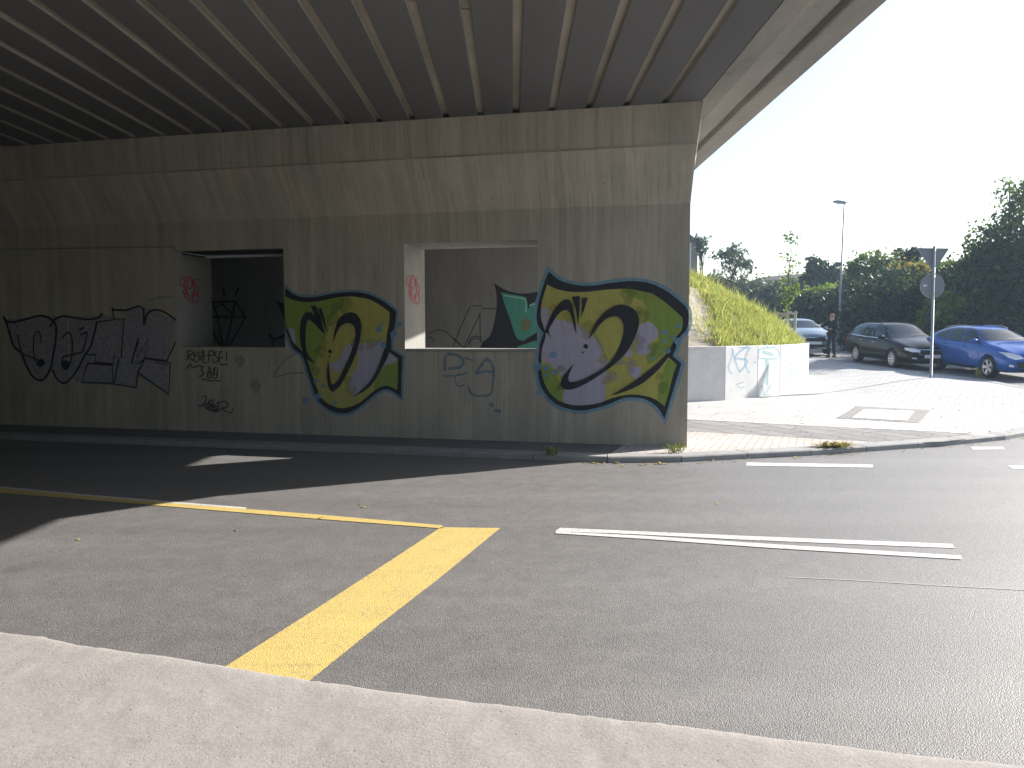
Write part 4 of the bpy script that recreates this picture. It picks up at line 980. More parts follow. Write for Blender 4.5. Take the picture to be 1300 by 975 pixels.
# it stands behind the bank on the grass verge
sb = (sx_ + 0.55, 31.0, rise(sx_, 31.0))
sb = ((1000 - 650) / 1000 * 32.6, 32.6, rise(11.4, 32.6))
sap = empty('sapling', sb, label='slender young street tree with sparse leaves tied between wooden stakes', cat='tree')
bm = NB(); hz = lambda py: W(1000, py, sb[1]).z - sb[2]
sway = [(0, 0, -0.1), (0.02, 0, hz(420)), (0.0, 0, hz(385)), (-0.05, 0.02, hz(350)), (0.05, 0, hz(318)), (-0.1, 0.03, hz(290))]
tube(bm, sway, [0.035, 0.032, 0.026, 0.02, 0.013, 0.005], 8)
rr = random.Random(8); tips = []
for i in range(26):
    h = rr.uniform(hz(398), hz(305)); az = rr.uniform(0, 6.283); L = 0.35 + 0.5 * (1 - (h - hz(398)) / (hz(305) - hz(398)))
    L *= rr.uniform(0.6, 1.1); p = Vector((0, 0, h)); q = p + Vector((math.cos(az) * L * 0.6, math.sin(az) * L * 0.6, L * 0.75))
    tube(bm, [p, p.lerp(q, 0.5) + Vector((0, 0, -0.03)), q], [0.009, 0.007, 0.003], 5); tips.append(q); 
    if h < hz(335): tips += [p.lerp(q, 0.6)]
obj('trunk', bm, M['bark'], sap, True)
leafobj('crown', leaves([tuple(t_) for t_ in tips] + [(0, 0, hz(392)), (0, 0, hz(380)), (0.1, 0, hz(370))], [0.22] * len(tips) + [0.42, 0.45, 0.38], 760, 0.07, 43, clump=5, shell=0.1), M['leaf_bright'], sap)
stk = empty('tree_stake_frame', sb, label='pale wooden stakes with cross rails around the young tree', cat='tree stakes')
top = hz(395)
k_ = sb[1] / 1000
for dx, dy in ((-5, -0.35), (5.5, -0.3), (12, 0.4), (-11, 0.4)):
    bm = NB(); tube(bm, [(dx * k_, dy, -0.2), (dx * k_, dy, top)], 0.04, 8); obj('stake', bm, M['wood'], stk, True)
for dy, a, b in ((-0.34, -5, 5.5), (0.4, -11, 12)):
    bm = NB(); box(bm, a * k_ - 0.05, b * k_ + 0.05, dy - 0.07, dy - 0.045, top - 0.14, top - 0.05); obj('rail', bm, M['wood'], stk)
for dx in (-11, 12):
    bm = NB(); d0 = -5 if dx < 0 else 5.5
    tube(bm, [(d0 * k_, -0.33, top - 0.2), (dx * k_, 0.4, top - 0.2)], 0.025, 6); obj('rail', bm, M['wood'], stk)

# weeds along the kerb, verge grass and fallen leaves
def weed(label, px, py, n, size, h, spread, seed, m='weed', z=None):
    p = atz(px, py, K if z is None else z)
    t = empty('weed', p, label=label, cat='weed', group='weeds growing in the kerb joints')
    rr = random.Random(seed); V, F = [], []; bm = NB()
    for i in range(n):
        a = rr.uniform(0, 6.283); L = rr.uniform(0.4, 1) * spread; H_ = rr.uniform(0.3, 1) * h
        tip = Vector((math.cos(a) * L, math.sin(a) * L * 0.6, H_)); mid = tip * 0.5 + Vector((0, 0, H_ * 0.25)); w = size * rr.uniform(0.6, 1.2)
        q = Vector((-math.sin(a), math.cos(a), 0)) * w
        i0 = len(V); o = Vector((rr.uniform(-1, 1), rr.uniform(-0.4, 0.4), 0)) * spread * 0.5
        V += [o + q * 0.2, o - q * 0.2, o + mid - q, o + mid + q, o + tip]; F += [(i0, i0+1, i0+2, i0+3), (i0+3, i0+2, i0+4)]
    me = bpy.data.meshes.new('leaves'); me.from_pydata([tuple(v) for v in V], [], F)
    link('leaves', me, t, [M[m]])
    for i in range(4): tube(bm, [(0, 0, -0.02), (rr.uniform(-.4, .4) * spread, rr.uniform(-.3, .3) * spread, h * 0.7)], [0.004, 0.002], 5)
    obj('stem', bm, M['weed'], t)
weed('spiky green weed at the foot of the wall end', 857, 575, 34, 0.012, 0.16, 0.2, 1)
weed('small shaded weed in the gutter below the large letter', 701, 578, 22, 0.018, 0.14, 0.14, 2)
weed('flat reddish yellow weed clump on the sunlit kerb', 1057, 568, 90, 0.022, 0.09, 0.34, 3, 'fallen')
weed('green tuft around the sign post foot', 1184, 477, 60, 0.02, 0.16, 0.35, 5, z=0.36)
weed('tall weed stalk growing beside the wheel of the blue car', 1242, 482, 26, 0.012, 0.42, 0.12, 6, z=0.34)
V, F = [], []
rr = random.Random(21)
def fleaf(x, y, z, s):
    a = rr.uniform(0, 6.283); i = len(V); c, s_ = math.cos(a) * s, math.sin(a) * s
    V.extend([(x - c, y - s_, z), (x + s_ * 0.6, y - c * 0.6, z + rr.uniform(0, s * 0.5)), (x + c, y + s_, z + rr.uniform(0, s * 0.6)), (x - s_ * 0.6, y + c * 0.6, z + rr.uniform(0, s * 0.4))]); F.append((i, i+1, i+2, i+3))
for i in range(230):
    j = rr.randrange(len(kd)); p = Vector(kd[j]); q = WMi @ Vector((p.x, p.y, 0))
    if not (-1.5 < q.x and p.y < 16): continue
    o = -abs(rr.gauss(0, 0.10)) - 0.02
    t = Vector(kd[min(j+1, len(kd)-1)]) - Vector(kd[max(j-1, 0)]); t.normalize(); x, y = p.x + t.y * -o + rr.uniform(-.2, .2), p.y - t.x * -o + rr.uniform(-.03, .03)
    fleaf(x, y, rise(x, y) + 0.006, rr.uniform(0.02, 0.042))
for i in range(190):
    p = atz(rr.uniform(872, 1300), rr.uniform(505, 560), K)
    fleaf(p.x, p.y, zpave(p.x, p.y) + 0.014, rr.uniform(0.018, 0.036))
for px, py in ((461, 644.5), (551, 637), (456, 640), (410, 658), (820, 578), (913, 640), (700, 585), (650, 587), (97, 685), (300, 673), (150, 546), (155, 548)):
    for k in range(2):
        p = atz(px + rr.uniform(-3, 3), py + rr.uniform(-0.7, 0.7), 0.0); fleaf(p.x, p.y, 0.006, rr.uniform(0.012, 0.03))
me = bpy.data.meshes.new('fallen_leaves'); me.from_pydata(V, [], F)
link('fallen_leaves', me, None, [M['fallen']], label='scattered yellow and brown fallen leaves on pavement and gutter', cat='leaves', kind='stuff')

# ================================================================== FAR BUILDINGS
a_, b_ = Vector((0.303 * 86, 86)), Vector((0.60 * 63, 63))
hall = empty('long_building', (a_.x, a_.y, 0.5), label='long low building with a flat brown roofline rising behind the hedges', cat='building')
d_ = (b_ - a_); L_ = d_.length; hall.rotation_euler = (0, 0, math.atan2(d_.y, d_.x))
hz1 = 0.070 * 86 + 1.72 - 0.5
bm = NB(); box(bm, 0, L_, 0, 11, -0.5, hz1 - 0.9); obj('wall', bm, M['render_wall'], hall)
bm = NB(); prism(bm, [(-0.5, hz1 - 0.9), (-0.5, hz1 - 0.65), (2.0, hz1), (9.0, hz1), (11.5, hz1 - 0.65), (11.5, hz1 - 0.9)], lambda u, v, t: (t, u, v), -0.4, L_ + 0.4); obj('roof', bm, M['roof_brown'], hall)
for k in range(9):
    x = 1.5 + k * (L_ - 3) / 9
    bm = NB(); box(bm, x, x + 1.6, -0.05, 0.05, 2.2, 3.9); w_ = obj('window', bm, M['white_frame'], hall)
    bm = NB(); box(bm, x + 0.08, x + 1.52, -0.058, -0.03, 2.28, 3.82); obj('pane', bm, M['pane'], w_)
hx = 0.2275 * 60; hb = empty('brick_house', (hx, 60, 0.4), label='corner of a red brick house with overhanging eave beside the wall end', cat='house')
bm = NB(); box(bm, -9, 0.36, 0, 8, 0, 8.2); obj('wall', bm, M['brick'], hb)
bm = NB(); prism(bm, [(0.62, 7.6), (0.62, 7.9), (-4.4, 11.6), (-9.3, 8.0), (-9.3, 7.75), (-4.4, 11.3)], lambda u, v, t: (u, t, v), -0.4, 8.4); obj('roof', bm, M['roof_brown'], hb)
bm = NB(); box(bm, -0.28, -0.14, -0.09, -0.01, 0.5, 8.0); obj('downpipe', bm, M['white_frame'], hb)
for zz in (1.2, 4.6):
    bm = NB(); box(bm, -3.2, -1.8, -0.03, 0.05, zz, zz + 1.7); w_ = obj('window', bm, M['white_frame'], hb)
    bm = NB(); box(bm, -3.1, -1.9, -0.045, -0.02, zz + 0.1, zz + 1.6); obj('pane', bm, M['pane'], w_)

# ================================================================== LAMP AND SIGN
lp = at_ground(1063.5, 42.5); lp = (lp[0], lp[1], rise(lp[0], lp[1]))
lamp = empty('street_lamp', lp, label='tall slim grey street lamp with a flat head against the white sky', cat='street lamp')
Ht = W(1066, 258, 42.5).z - lp[2]; dxl = (1066.5 - 1063.5) / 1000 * 42.5
bm = NB(); tube(bm, [(0, 0, -0.2), (0.0, 0, 1.0)], 0.085, 12); tube(bm, [(0.0, 0, 0.98), (0.02, 0, 1.1), (dxl, 0, Ht)], [0.085, 0.062, 0.038], 12)
obj('pole', bm, M['lamp_grey'], lamp, True)
bm = NB(); prism(bm, [(0.08, -0.02), (0.08, 0.06), (-0.15, 0.10), (-0.45, 0.10), (-0.62, 0.03), (-0.60, 0.0), (-0.2, -0.04)], lambda u, v, t: (dxl + u, t, Ht + v - u * 0.12), -0.13, 0.13); bmesh.ops.bevel(bm, geom=bm.edges[:], offset=0.015, segments=2, affect='EDGES')
hd = obj('lamp_head', bm, M['lamp_grey'], lamp)
bm = NB(); prism(bm, [(-0.20, -0.042), (-0.56, 0.0), (-0.54, -0.03), (-0.24, -0.07)], lambda u, v, t: (dxl + u, t, Ht + v - u * 0.12), -0.10, 0.10); obj('diffuser', bm, M['lamp_glass'], hd)
bm = NB(); box(bm, -0.06, 0.06, -0.092, -0.08, 0.5, 0.85, 0.004); obj('access_door', bm, M['metal'], lamp)

YS = 23.0; sp0 = W(1182, 475, YS); zs0 = zpave(sp0.x, sp0.y)
sgn = empty('traffic_sign', (sp0.x, sp0.y, zs0), label='give way triangle above a round plate seen from behind on one galvanised post', cat='traffic sign')
q = lambda px, py: (W(px, py, YS).x - sp0.x, W(px, py, YS).z - zs0)
tp = q(1186.3, 314)
bm = NB(); tube(bm, [(0, 0, -0.1), (tp[0], 0, tp[1])], 0.038, 14); obj('post', bm, M['metal'], sgn, True)
bm = NB(); lathe(bm, [(0.04, 0), (0.042, 0.02), (0.02, 0.035), (0.001, 0.037)], 12, 'z'); bmesh.ops.translate(bm, verts=bm.verts[:], vec=(tp[0], 0, tp[1])); obj('post_cap', bm, M['black_plastic'], sgn, True)
def rounded(poly, r, n=5):
    out = []
    for i, p in enumerate(poly):
        p = Vector(p); a = (Vector(poly[i-1]) - p).normalized(); b = (Vector(poly[(i+1) % len(poly)]) - p).normalized()
        for k in range(n + 1):
            t = k / n; out.append(tuple(p + a * r * (1 - t) ** 2 + b * r * t ** 2))
    return out
def plate_sign(name, poly, mface):
    bm = NB(); prism(bm, poly, lambda u, v, t: (u, t, v), 0.052, 0.056); o = obj(name, bm, M['sign_back'], sgn)
    bm = NB(); n = len(poly); A = [Vector(p) for p in poly]; cen = sum(A, Vector((0, 0))) / n
    inn_ = [cen + (p - cen) * 0.965 for p in A]
    va = [bm.verts.new((p.x, 0.044, p.y)) for p in A]; vb = [bm.verts.new((p.x, 0.044, p.y)) for p in inn_]; vc = [bm.verts.new((p.x, 0.062, p.y)) for p in A]; vd = [bm.verts.new((p.x, 0.0515, p.y)) for p in inn_]
    for i in range(n):
        j = (i + 1) % n; bm.faces.new((va[i], va[j], vb[j], vb[i])); bm.faces.new((va[i], va[j], vc[j], vc[i])); bm.faces.new((vb[i], vb[j], vd[j], vd[i]))
    obj('sign_rim', bm, M['metal'], o)
    bm = NB(); prism(bm, [tuple(cen + (p - cen) * 0.97) for p in A], lambda u, v, t: (u, t, v), 0.0565, 0.058); obj('sign_face', bm, mface, o); return o
redp, whp = plain('sign_red', (0.5, 0.03, 0.03), 0.4), plain('sign_white', (0.75, 0.75, 0.75), 0.4)
tri = [q(1165, 314.5), q(1206.5, 315), q(1186, 345.5)]
plate_sign('triangular_plate', rounded(tri, 0.05), redp)
c1 = q(1184.8, 362.8); rad = 15.4 / 1000 * YS
plate_sign('round_plate', [(c1[0] + rad * math.cos(2*math.pi*k/40), c1[1] + rad * math.sin(2*math.pi*k/40)) for k in range(40)], redp)
for py in (320, 338, 347.5, 353, 373):
    x_, z_ = q(1186 - (py - 314) * 0.025, py)
    bm = NB(); lathe(bm, [(0.044, -0.018), (0.046, -0.018), (0.046, 0.018), (0.044, 0.018)], 14, 'z'); bmesh.ops.translate(bm, verts=bm.verts[:], vec=(x_, 0, z_)); box(bm, x_ - 0.06, x_ + 0.06, 0.036, 0.050, z_ - 0.015, z_ + 0.015)
    obj('clamp', bm, M['metal'], sgn)
bm = NB(); x_, z_ = q(1175.5, 362.5); box(bm, x_ - 0.06, x_ + 0.06, 0.0485, 0.0515, z_ - 0.025, z_ + 0.03); obj('sticker', bm, plain('pale_pink_sticker', (0.6, 0.52, 0.54), 0.6, 0.3, 0, 0.25, 40), sgn)

# ================================================================== CARS
def car_shell(st, crown=0.02):
    """loft of half sections -> subdivided body; st rows: x, w, zb, zs, zr, wr"""
    bm = NB(); rings = []
    for x, w, zb, zs, zr, wr in st:
        d = zr - zs; mid = zb + 0.52 * (zs - zb)
        cab = min(1, max(0, (d - 0.1) / 0.3))
        h = [(0, zb), (0.7*w, zb), (0.93*w, zb + 0.03), (0.985*w, zb + 0.26*(zs-zb)), (w, mid), (0.985*w, zs - 0.22*(zs-zb)), (0.935*w, zs),
             (0.93*w*(1-.04) + (wr - 0.93*w) * 0.12, zs + 0.04 + d*0.02 if cab > .5 else zs + d*0.25),
             (0.93*w + (wr + 0.07 - 0.93*w) * (0.62 if cab > .5 else 0.5), zs + d*(0.62 if cab > .5 else 0.5)),
             (wr + 0.035, zr - min(0.06, 0.35*d)), (wr*0.82, zr - 0.012), (wr*0.42, zr + crown*0.7), (0, zr + crown)]
        ring = [bm.verts.new((x, y, z)) for y, z in h] + [bm.verts.new((x, -y, z)) for y, z in h[-2:0:-1]]
        rings.append(ring)
    n = len(rings[0])
    for a, b in zip(rings[:-1], rings[1:]):
        for k in range(n): bm.faces.new((a[k], a[(k+1) % n], b[(k+1) % n], b[k]))
    bm.faces.new(rings[0]); bm.faces.new(rings[-1][::-1])
    bmesh.ops.recalc_face_normals(bm, faces=bm.faces[:])
    me = bpy.data.meshes.new('tmp'); bm.to_mesh(me); bm.free()
    o = bpy.data.objects.new('tmp', me); COL.objects.link(o)
    s = o.modifiers.new('s', 'SUBSURF'); s.levels = s.render_levels = 2
    dg = bpy.context.evaluated_depsgraph_get(); me2 = bpy.data.meshes.new_from_object(o.evaluated_get(dg))
    bpy.data.objects.remove(o); bpy.data.meshes.remove(me)
    return me2
def cut_arches(me, wheels, r, W2):
    o = bpy.data.objects.new('tmp', me); COL.objects.link(o); tmp = []
    for x, z in wheels:
        for s in (-1, 1):
            bm = NB(); prism(bm, [(x + r*math.cos(2*math.pi*k/36), z + r*math.sin(2*math.pi*k/36)) for k in range(36)], lambda u, v, t: (u, t, v), s*(W2-0.30), s*(W2+0.2))
            m2 = bpy.data.meshes.new('c'); bm.to_mesh(m2); bm.free(); c = bpy.data.objects.new('c', m2); COL.objects.link(c); tmp.append(c)
            b = o.modifiers.new('b', 'BOOLEAN'); b.object = c; b.operation = 'DIFFERENCE'; b.solver = 'EXACT'
    dg = bpy.context.evaluated_depsgraph_get(); dg.update(); out = bpy.data.meshes.new_from_object(o.evaluated_get(dg))
    bpy.data.objects.remove(o)
    for c in tmp: bpy.data.objects.remove(c)
    return out
def make_car(name, label, paint, st, wheels, wr, loc, heading, sides, screen, front, rails=True, rim_kind=10, hub=0.30, W2=0.9):
    car = empty(name, loc, heading, label=label, cat='car', group='cars parked along the side street')
    me0 = car_shell(st)
    bvh = BVHTree.FromPolygons([v.co[:] for v in me0.vertices], [p.vertices[:] for p in me0.polygons])
    body = link('body', cut_arches(me0, wheels, wr + 0.055, W2), car, [paint], True)
    def patch(nm, poly, axis, sgn_, m, off=0.004, step=0.09, parent=None, label=None):
        bm = gridpoly(poly, step); bad = []
        for v in bm.verts:
            u, w_ = v.co.x, v.co.y
            if axis == 'y': o_, d_ = Vector((u, sgn_*3, w_)), Vector((0, -sgn_, 0))
            elif axis == 'x': o_, d_ = Vector((sgn_*5, u, w_)), Vector((-sgn_, 0, 0))
            else: o_, d_ = Vector((u, w_, 4)), Vector((0, 0, -1))
            hit, nr, _, _ = bvh.ray_cast(o_, d_)
            if hit is None: bad.append(v)
            else:
                if nr.dot(d_) > 0: nr = -nr
                v.co = hit + nr * off
        if bad: bmesh.ops.delete(bm, geom=bad, context='VERTS')
        bmesh.ops.recalc_face_normals(bm, faces=bm.faces[:])
        if bm.faces:
            f = bm.faces[:][0]; ref = {'y': Vector((0, sgn_, 0)), 'x': Vector((sgn_, 0, 0)), 'z': Vector((0, 0, 1))}[axis]
            if sum(f.normal.dot(ref) for f in bm.faces) < 0: bmesh.ops.reverse_faces(bm, faces=bm.faces[:])
        return obj(nm, bm, m, parent or car, True, label=label)
    patch('windscreen', screen, 'x', 1, M['glass'])
    patch('rear_window', [(-0.55, st[-3][3] + 0.06), (0.55, st[-3][3] + 0.06), (0.45, st[-4][4] - 0.08), (-0.45, st[-4][4] - 0.08)], 'x', -1, M['glass'])
    for s in (1, -1):
        for p in sides['glass']: patch('side_window', p, 'y', s, M['glass'], 0.007, 0.045)
        tr = sides.get('trim')
        if tr: 
            for a_, b_ in zip(tr[:-1], tr[1:]):
                pass
            patch('window_trim', [(x, z - 0.012) for x, z in tr] + [(x, z + 0.012) for x, z in tr[::-1]], 'y', s, M['chrome'] if sides.get('chrome') else M['black_plastic'], 0.006, 0.12)
        for L in sides['gaps']:
            poly = [(x - 0.006, z) for x, z in L] + [(x + 0.006, z) for x, z in L[::-1]]; patch('door_gap', poly, 'y', s, M['black_plastic'], 0.0025, 0.1)
        for x, z in sides['handles']:
            bm = NB(); hit, nr, _, _ = bvh.ray_cast(Vector((x, s*3, z)), Vector((0, -s, 0)))
            tube(bm, [(x - 0.10, hit.y - s*0.002, z), (x - 0.07, hit.y + s*0.028, z + 0.004), (x + 0.07, hit.y + s*0.028, z + 0.004), (x + 0.10, hit.y - s*0.002, z)], 0.014, 8); obj('door_handle', bm, M['chrome'] if sides.get('chrome') else paint, car, True)
        x, z = sides['mirror']; hit, nr, _, _ = bvh.ray_cast(Vector((x, s*3, z)), Vector((0, -s, 0)))
        bm = NB(); bmesh.ops.create_uvsphere(bm, u_segments=14, v_segments=8, radius=1); bmesh.ops.scale(bm, vec=(0.075, 0.115, 0.075), verts=bm.verts[:]); bmesh.ops.translate(bm, vec=(x + 0.02, hit.y + s*0.14, z + 0.03), verts=bm.verts[:])
        tube(bm, [(x + 0.02, hit.y - s*0.02, z - 0.03), (x + 0.02, hit.y + s*0.08, z + 0.0)], 0.03, 8); mr = obj('wing_mirror', bm, paint, car, True)
        bm = NB(); bmesh.ops.create_circle(bm, cap_ends=True, segments=16, radius=0.06); bmesh.ops.scale(bm, vec=(1.4, 0.9, 1), verts=bm.verts[:]); bmesh.ops.rotate(bm, matrix=Matrix.Rotation(R(90), 3, 'X'), verts=bm.verts[:]); bmesh.ops.rotate(bm, matrix=Matrix.Rotation(R(90), 3, 'Z'), verts=bm.verts[:]); bmesh.ops.translate(bm, vec=(x - 0.057, hit.y + s*0.14, z + 0.03), verts=bm.verts[:]); obj('mirror_glass', bm, M['chrome'], mr)
        patch('headlight', [(s*a_, b_) for a_, b_ in front['lamp']], 'x', 1, M['lens'], 0.006, 0.05)
        if 'fog' in front: patch('fog_lamp', [(s*a_, b_) for a_, b_ in front['fog']], 'x', 1, M['lens'], 0.005, 0.06)
        patch('tail_light', [(s*a_, b_) for a_, b_ in front['tail']], 'x', -1, M['tail_lens'], 0.006, 0.06)
        patch('tail_light_side', [(a_, b_) for a_, b_ in front['tail_side']], 'y', s, M['tail_lens'], 0.006, 0.06)
        patch('sill_trim', [(wheels[1][0] + wr + 0.08, st[4][2] + 0.045), (wheels[0][0] - wr - 0.08, st[4][2] + 0.045), (wheels[0][0] - wr - 0.08, st[4][2] + 0.11), (wheels[1][0] + wr + 0.08, st[4][2] + 0.11)], 'y', s, M['black_plastic'], 0.004, 0.3)
    patch('grille', front['grille'], 'x', 1, M['black_plastic'], 0.004, 0.08)
    if 'grille_trim' in front:
        for p in front['grille_trim']: patch('grille_trim', p, 'x', 1, M['chrome'], 0.009, 0.08)
    patch('air_intake', front['intake'], 'x', 1, M['black_plastic'], 0.004, 0.08)
    zp = front['plate']
    hit, nr, _, _ = bvh.ray_cast(Vector((5, 0, zp)), Vector((-1, 0, 0)))
    bm = NB(); box(bm, hit.x - 0.02, hit.x + 0.018, -0.26, 0.26, zp - 0.055, zp + 0.055); obj('number_plate', bm, M['plate'], car)
    for s in (1, -1):
        patch('wiper', [(s*0.05 - 0.012, screen[0][1] + 0.03), (s*0.05 + 0.5, screen[0][1] + 0.05), (s*0.05 + 0.5, screen[0][1] + 0.07), (s*0.05 - 0.012, screen[0][1] + 0.055)], 'x', 1, M['black_plastic'], 0.014, 0.1)
    if rails:
        for s in (1, -1):
            bm = NB(); pts = []
            for i in range(15):
                x = sides['rail'][0] + (sides['rail'][1] - sides['rail'][0]) * i / 14
                y = s * (sides['rail'][2]); hit, nr, _, _ = bvh.ray_cast(Vector((x, y, 3)), Vector((0, 0, -1)))
                lift = 0.045 * min(1, min(i, 14 - i) / 1.5)
                pts.append((x, y, hit.z + lift))
            tube(bm, pts, 0.016, 8); obj('roof_rail', bm, M['metal'] if not sides.get('dark_rail') else M['black_plastic'], car, True)
    for x, z in wheels:
        for s in (1, -1):
            wh = empty('wheel', (x, s*(W2 - 0.125), z)); wh.parent = car
            if s < 0: wh.rotation_euler = (0, 0, math.pi)
            bm = NB(); lathe(bm, [(hub*0.75, -0.10), (wr*0.9, -0.112), (wr*0.985, -0.09), (wr, -0.05), (wr, 0.05), (wr*0.985, 0.09), (wr*0.9, 0.112), (hub*0.97, 0.10), (hub*0.75, 0.08), (hub*0.75, -0.10)], 40); obj('tyre', bm, M['tyre'], wh, True)
            bm = NB(); lathe(bm, [(hub*0.98, 0.10), (hub*0.99, 0.108), (hub*0.90, 0.104), (hub*0.86, 0.02), (hub*0.3, -0.01), (0.001, -0.01)], 40); obj('rim_well', bm, M['black_plastic'], wh, True)
            bm = NB(); lathe(bm, [(hub*0.87, 0.06), (hub*0.90, 0.109), (hub*0.985, 0.112), (hub*0.99, 0.10)], 40)
            lathe(bm, [(0.001, 0.095), (0.05, 0.092), (0.062, 0.07), (0.062, 0.03)], 20)
            for k in range(rim_kind):
                a_ = 2*math.pi*k/rim_kind; c_, s_ = math.cos(a_), math.sin(a_); w0, w1 = (0.020, 0.026) if rim_kind > 7 else (0.032, 0.055)
                q = [(0.045, -w0), (hub*0.92, -w1), (hub*0.92, w1), (0.045, w0)]
                va = [bm.verts.new((u*c_ - v*s_, 0.088 + 0.012 * (u / hub), u*s_ + v*c_)) for u, v in q]; vb = [bm.verts.new((p.co.x, p.co.y - 0.03, p.co.z)) for p in va]
                bm.faces.new(va); [bm.faces.new((va[i], va[(i+1) % 4], vb[(i+1) % 4], vb[i])) for i in range(4)]
            bmesh.ops.recalc_face_normals(bm, faces=bm.faces[:]); obj('rim', bm, M['rim'], wh)
    # dark wheel housings and underbody close the shell from below
    bm = NB(); box(bm, wheels[1][0] - wr, wheels[0][0] + wr, -(W2 - 0.31), W2 - 0.31, st[4][2] + 0.02, 0.62); obj('underbody', bm, M['black_plastic'], car)
    return car
wagon = [(2.385, .58, .36, .58, .61, .30), (2.34, .74, .25, .68, .72, .45), (2.20, .84, .20, .745, .80, .55), (1.85, .895, .19, .83, .90, .60), (1.35, .91, .19, .90, .975, .62),
         (1.02, .91, .19, .93, 1.02, .64), (0.28, .91, .19, .95, 1.42, .55), (0.0, .91, .19, .955, 1.462, .56), (-0.8, .91, .19, .97, 1.475, .565), (-1.5, .905, .19, .985, 1.455, .555), (-1.85, .89, .20, .99, 1.41, .54),
         (-2.22, .86, .25, .98, 1.08, .58), (-2.34, .82, .28, .90, .97, .5), (-2.385, .72, .36, .80, .84, .4)]
sg = dict(glass=[[(0.80, 0.985), (0.30, 1.33), (-0.02, 1.385), (-0.06, 0.985)], [(-0.13, 0.985), (-0.10, 1.39), (-0.72, 1.40), (-0.92, 0.995)], [(-1.0, 1.0), (-0.80, 1.40), (-1.40, 1.375), (-1.86, 1.17), (-1.80, 1.03)]],
          trim=[(0.9, 0.962), (0.3, 0.968), (-0.5, 0.972), (-1.2, 0.985), (-1.85, 1.01)], chrome=True, gaps=[[(0.93, 0.32), (0.98, 0.60), (0.90, 0.95)], [(-0.09, 0.30), (-0.10, 0.96)], [(-1.02, 0.62), (-1.06, 0.78), (-0.98, 0.97)]], handles=[(0.10, 0.82), (-0.88, 0.845)], mirror=(0.72, 0.985), rail=(0.1, -1.75, 0.52), dark_rail=True)
fr = dict(lamp=[(.40, .60), (.66, .60), (.80, .66), (.80, .735), (.62, .725), (.42, .675)], fog=[(.50, .375), (.66, .385), (.66, .425), (.50, .415)], tail=[(.55, .72), (.80, .72), (.80, .92), (.58, .92)], tail_side=[(-2.05, .74), (-2.36, .74), (-2.34, .93), (-2.1, .93)],
          grille=[(-.40, .53), (.40, .53), (.46, .67), (-.46, .67)], grille_trim=[[(-.49, .685), (.49, .685), (.49, .665), (-.49, .665)], [(-.49, .685), (-.42, .50), (-.39, .50), (-.455, .685)], [(.49, .685), (.455, .685), (.39, .50), (.42, .50)], [(-.42, .515), (.42, .515), (.42, .495), (-.42, .495)]], intake=[(-.62, .30), (.62, .30), (.58, .40), (-.58, .40)], plate=.46)
scr = [(-.70, 1.035), (.70, 1.035), (.60, 1.385), (-.60, 1.385)]
def place(front_px, front_Y, rear_px, rear_Y, wheels, W2):
    F = Vector(((front_px - 650) / 1000 * front_Y, front_Y)); B = Vector(((rear_px - 650) / 1000 * rear_Y, rear_Y))
    d = (F - B).normalized(); rgt = Vector((d.y, -d.x))           # visible flank is the car's own right side
    mid = F - d * wheels[0][0] - rgt * (W2 - 0.01)
    return (mid.x, mid.y, rise(mid.x, mid.y)), math.atan2(d.y, d.x), rise(F.x, F.y), rise(B.x, B.y)
wh_w = [(1.46, 0.318), (-1.25, 0.318)]
loc, hd_, zf, zr_ = place(1131, 26.6, 1085.5, 29.3, wh_w, .91)
c = make_car('parked_car', 'black estate car with chromed grille parked between the person and the blue car', M['car_black'], wagon, wh_w, 0.318, loc, hd_, sg, scr, fr, True, 10, 0.215, .91)
c.rotation_euler[1] = math.atan2(zr_ - zf, 2.7)
blue = [(2.28, .58, .40, .62, .66, .30), (2.22, .74, .27, .72, .78, .45), (2.06, .84, .20, .80, .86, .55), (1.75, .88, .19, .89, .96, .60), (1.30, .89, .19, .95, 1.04, .62),
        (1.05, .89, .19, .965, 1.07, .64), (0.30, .89, .19, .99, 1.43, .55), (-0.05, .89, .19, 1.00, 1.475, .56), (-0.7, .89, .19, 1.02, 1.48, .56), (-1.35, .89, .19, 1.05, 1.43, .54), (-1.75, .87, .21, 1.06, 1.33, .52),
        (-2.08, .84, .26, 1.02, 1.12, .56), (-2.22, .80, .30, .90, .97, .5), (-2.27, .70, .38, .80, .84, .4)]
sgb = dict(glass=[[(0.86, 1.03), (0.34, 1.34), (0.02, 1.40), (-0.02, 1.03)], [(-0.09, 1.03), (-0.06, 1.405), (-0.66, 1.40), (-0.92, 1.06)], [(-0.98, 1.075), (-0.75, 1.39), (-1.22, 1.335), (-1.55, 1.17), (-1.50, 1.12)]],
           trim=[(0.9, 1.0), (0.0, 1.005), (-0.9, 1.03), (-1.5, 1.09)], gaps=[[(0.95, 0.32), (1.0, 0.60), (0.92, 1.0)], [(-0.05, 0.30), (-0.06, 1.0)], [(-0.98, 0.66), (-1.04, 0.84), (-0.96, 1.04)]], handles=[(0.14, 0.88), (-0.84, 0.91)], mirror=(0.74, 1.03), rail=(0.15, -1.45, 0.51))
frb = dict(lamp=[(.38, .635), (.62, .60), (.76, .66), (.83, .80), (.70, .79), (.48, .72)], tail=[(.50, .80), (.78, .80), (.78, 1.0), (.56, 1.0)], tail_side=[(-1.9, .82), (-2.2, .80), (-2.15, .98), (-1.95, 1.0)],
           grille=[(-.52, .36), (.52, .36), (.60, .54), (-.60, .54)], grille_trim=[[(-.30, .60), (.30, .60), (.30, .585), (-.30, .585)]], intake=[(-.5, .29), (.5, .29), (.5, .34), (-.5, .34)], fog=[(.64, .38), (.74, .40), (.74, .46), (.64, .44)], plate=.50)
